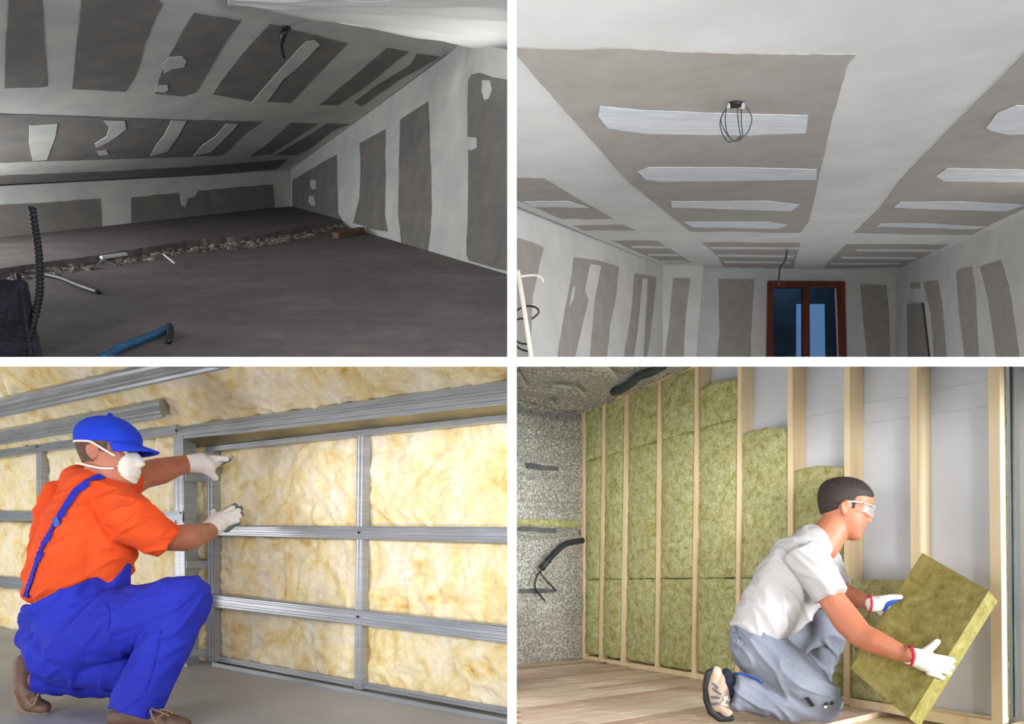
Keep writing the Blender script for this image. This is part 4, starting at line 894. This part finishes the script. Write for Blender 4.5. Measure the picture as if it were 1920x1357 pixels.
body += chain(J(1540, 1050, 2.88, 22), J(1576, 1108, 2.80, 19), J(1600, 1121, 2.72, 19), J(1632, 1132, 2.58, 13))
blob('body', body+h2.ear(-1, None, None), M['skin2'], pr_, .005, 3, [h2.skin()])
sh2 = blob('shirt', chain(J(1522, 1020, 2.72, 38), J(1492, 1052, 2.71, 50), J(1466, 1100, 2.71, 56), J(1440, 1150, 2.72, 58), J(1426, 1172, 2.72, 50))+chain(J(1530, 1030, 2.84, 36), J(1490, 1100, 2.84, 40), J(1450, 1160, 2.82, 40))
    + [('f', J(1506, 1032, 2.60, 38), J(1558, 1118, 2.51, 33))]+[('f', J(1542, 1040, 2.86, 30), J(1572, 1100, 2.82, 24))]+[('c', J(1505, 1120, 2.70, 36), J(1478, 1155, 2.71, 36))]+[('f', J(1440, 1150, 2.71, 58), J(1412, 1196, 2.71, 50))], M['whiteshirt'], pr_, .006, 8, wr=folds(.009, 3.5, 17, 5, -50))
tro = blob('trousers', chain(J(1412, 1190, 2.70, 42), J(1420, 1215, 2.68, 50), J(1470, 1255, 2.63, 50), J(1535, 1308, 2.62, 40), J(1543, 1316, 2.62, 36))+chain(J(1543, 1318, 2.62, 36), J(1470, 1318, 2.64, 34))+[('f', J(1475, 1318, 2.64, 34), J(1373, 1294, 2.66, 36))]
    + chain(J(1455, 1195, 2.82, 46), J(1545, 1172, 2.93, 36), J(1553, 1180, 2.94, 34))+chain(J(1553, 1178, 2.94, 34), J(1530, 1250, 3.0, 30), J(1525, 1290, 3.03, 28)), M['greycloth'], pr_, .006, 5, wr=folds(.010, 4, 17, 15, -35))
tr2 = bvh(tro, sh2)
ribbon(tr2, [(1380, 1176), (1376, 1190), (1382, 1203), (1392, 1211)], 12, 'waistband', M['greycloth'], tro, wav=.2, fb=2.66)
M['knee'] = simple('knee_patch', (28, 30, 38), rough_=.7)
for q in ([(1546, 1321), (1551, 1317)], [(1556, 1320), (1560, 1315)]): ribbon(tr2, q, 5, 'knee_mark', M['knee'], tro)
for q in ([(1545, 1325), (1549, 1321)],): ribbon(tr2, q, 4, 'knee_mark', M['glove'], tro)
ribbon(tr2, [(1512, 1306), (1524, 1322)], 7, 'pocket_tab', M['knee'], tro)
ribbon(tr2, [(1374, 1262), (1400, 1268), (1430, 1280)], 3, 'piping', M['bluedip'], tro)
blob('foot', chain(J(1520, 1300, 3.03, 20), J(1555, 1308, 3.04, 14)), M['sole_k'], pr_, .005, 3)
def hair_g(x, y, z, a):
    if x > .18: ln = .27-.05*min(1, abs(y)/.25)
    elif x > .07: ln = .20+.02*(x-.07)/.11
    elif x > -.02: ln = -.02
    elif x > -.14: ln = .06
    else: ln = -.05-.12*min(1, (-.14-x)/.2)
    return max(-.03, min(.012, (z-ln)*.5))
hm = h2.shell(hair_g); o = link('hair', hm, M['hair2'], pr_); o.data.polygons.foreach_set('use_smooth', [True]*len(o.data.polygons))
m_ = o.modifiers.new('s', 'SMOOTH'); m_.iterations = 3
bm = bmesh.new()
for sd in (-1, 1):
    bm = bmesh.new(); bmesh.ops.create_uvsphere(bm, u_segments=12, v_segments=8, radius=.05*h2.L, matrix=Matrix.Translation(h2.w(.262, sd*.135, .028))); e_ = from_bm('eye', bm, M['eye'], pr_, True)
    bm = bmesh.new(); bmesh.ops.create_uvsphere(bm, u_segments=10, v_segments=6, radius=.022*h2.L, matrix=Matrix.Translation(h2.w(.30, sd*.135, .022))); from_bm('iris', bm, M['hair2'], e_, True)
    tube([h2.w(.335, sd*.06, .10), h2.w(.335, sd*.13, .115), h2.w(.29, sd*.21, .10)], .0035, 'eyebrow', M['hair2'], pr_, 6, 4)
    mm = [h2.w(.365, sd*.02, -.255), h2.w(.35, sd*.06, -.258), h2.w(.325, sd*.095, -.262)]
lips = simple('lips', (176, 92, 80), rough_=.5)
tube([h2.w(.30, -.10, -.258), h2.w(.336, -.055, -.252), h2.w(.348, 0, -.250), h2.w(.336, .055, -.252), h2.w(.30, .10, -.258)], .0035, 'lips', lips, pr_, 6, 4)
gl = None
vs_, fs_ = [], []
N = 28; Mx = 6
for j in range(Mx+1):
    for i in range(N+1):
        th = -1.22+2.44*i/N; zz = .10-.17*j/Mx*(1-.35*abs(math.sin(th))**3)+(.035*math.exp(-(th/.22)**2)*j/Mx*2)
        vs_.append(h2.w(.40*math.cos(th)**.8 if math.cos(th) > 0 else 0, .36*math.sin(th), zz))
for j in range(Mx):
    for i in range(N): a = j*(N+1)+i; fs_.append((a, a+1, a+N+2, a+N+1))
gl = mesh('safety_glasses', vs_, fs_, M['clear'], pr_, True); gl.modifiers.new('t', 'SOLIDIFY').thickness = .0025
tube([V(vs_[i]) for i in range(0, N+1, 2)], .0018, 'lens_rim', M['rim'], gl, 6, 2); tube([V(vs_[Mx*(N+1)+i]) for i in range(0, N+1, 2)], .0016, 'lens_rim', M['rim'], gl, 6, 2)
for sd in (-1, 1): tube([h2.w(.15, sd*.36, .10), h2.w(.02, sd*.365, .09), h2.w(-.10, sd*.355, .07)], .0035, 'temple_arm', M['rim'], gl, 6, 3)
# gloves
JY = .86
g3 = blob('glove', [('f', J(1704, 1229, 2.55, 16.5), J(1718, 1232, 2.56, 18))]+chain(J(1716, 1232, 2.56, 18), J(1734, 1238, 2.565, 21), J(1746, 1246, 2.565, 17))+fingers([
    [J(1732, 1226, 2.56, 10), J(1745, 1214, 2.56, 7.2), J(1757, 1203, 2.57, 6)], [J(1750, 1233, 2.56, 8.5), J(1769, 1234, 2.55, 6.3), J(1786, 1238, 2.575, 5.3)],
    [J(1754, 1244, 2.56, 8), J(1771, 1245, 2.55, 6), J(1785, 1250, 2.575, 5)], [J(1752, 1254, 2.56, 8), J(1767, 1256, 2.55, 5.9), J(1779, 1260.5, 2.575, 5)], [J(1744, 1260, 2.56, 7.5), J(1757, 1265.5, 2.55, 5.6), J(1767, 1270, 2.575, 4.8)]]), M['glove'], pr_, .0023, 2)
tube([P(1707+11*math.cos(a)*.55, 1229+17.5*math.sin(a), 2.55*.86-.03*math.cos(a)) for a in [i*math.pi/8 for i in range(-1, 17)]], .005, 'cuff_band', M['red'], g3, 6, 2)
JY = .838
g4 = blob('glove', [('f', J(1630, 1131, 2.92, 15), J(1640, 1133, 2.915, 15))]+chain(J(1638, 1132, 2.915, 15), J(1655, 1130, 2.91, 15))+fingers([
    [J(1652, 1124, 2.89, 8), J(1668, 1120, 2.87, 6.5), J(1688, 1119, 2.86, 5)], [J(1655, 1134, 2.93, 8), J(1664, 1138, 2.96, 6), J(1674, 1140, 2.98, 5)], [J(1653, 1138, 2.93, 8), J(1660, 1143, 2.96, 6), J(1668, 1147, 2.98, 5)],
    [J(1650, 1140, 2.93, 7), J(1655, 1147, 2.95, 6), J(1662, 1151, 2.97, 5)], [J(1646, 1140, 2.93, 7), J(1650, 1147, 2.94, 5.5), J(1655, 1152, 2.95, 5)]]), M['glove'], pr_, .003, 3)
blob('glove_coating', chain(J(1688, 1121, 2.865, 4.6), J(1674, 1126, 2.865, 4.6), J(1664, 1134, 2.875, 4.6), J(1658, 1142, 2.89, 4)), M['bluedip'], g4, .003, 2)
tube([P(1631+7*math.cos(a)*.55, 1131+15.5*math.sin(a), 2.915*.838-.025*math.cos(a)) for a in [i*math.pi/8 for i in range(-1, 17)]], .0045, 'cuff_band', M['red'], g4, 6, 2)
# boot
JY = .955
bt = blob('shoe', chain(J(1358, 1268, 2.67, 13), J(1352, 1290, 2.66, 18), J(1350, 1316, 2.66, 18), J(1362, 1332, 2.65, 12))+chain(J(1343, 1258, 2.67, 10), J(1338, 1290, 2.67, 14), J(1345, 1322, 2.66, 13)), M['suede'], pr_, .004, 4)
blob('sole', chain(J(1340, 1254, 2.67, 5), J(1327, 1262, 2.67, 6), J(1323, 1285, 2.67, 6), J(1325, 1312, 2.67, 7), J(1334, 1334, 2.66, 8), J(1350, 1346, 2.66, 8), J(1370, 1346, 2.65, 7)), M['sole_k'], bt, .004, 2)
blob('sock', chain(J(1362, 1262, 2.66, 10), J(1366, 1280, 2.66, 17), J(1372, 1292, 2.66, 18)), M['sock'], pr_, .004, 3)
tb = bvh(bt)
for q in ([(1336, 1290), (1352, 1302)], [(1334, 1306), (1350, 1308)], [(1336, 1280), (1346, 1290)], [(1334, 1320), (1348, 1318)]): ribbon(tb, q, 4, 'trim', M['slate'], bt, lift=.001, fb=2.62)
for q in ([(1356, 1306), (1366, 1312)], [(1352, 1318), (1364, 1322)], [(1362, 1304), (1354, 1320)]): ribbon(tb, q, 3, 'lace', M['mask'], bt, lift=.003, fb=2.6)
# ---------------------------------------------------------------- empties to their bases
for o in list(bpy.data.objects):
    if '_loc' in o.keys():
        L = V(o['_loc']); o.location = L
        for c in o.children: c.matrix_parent_inverse = Matrix.Translation(-L)
        del o['_loc']
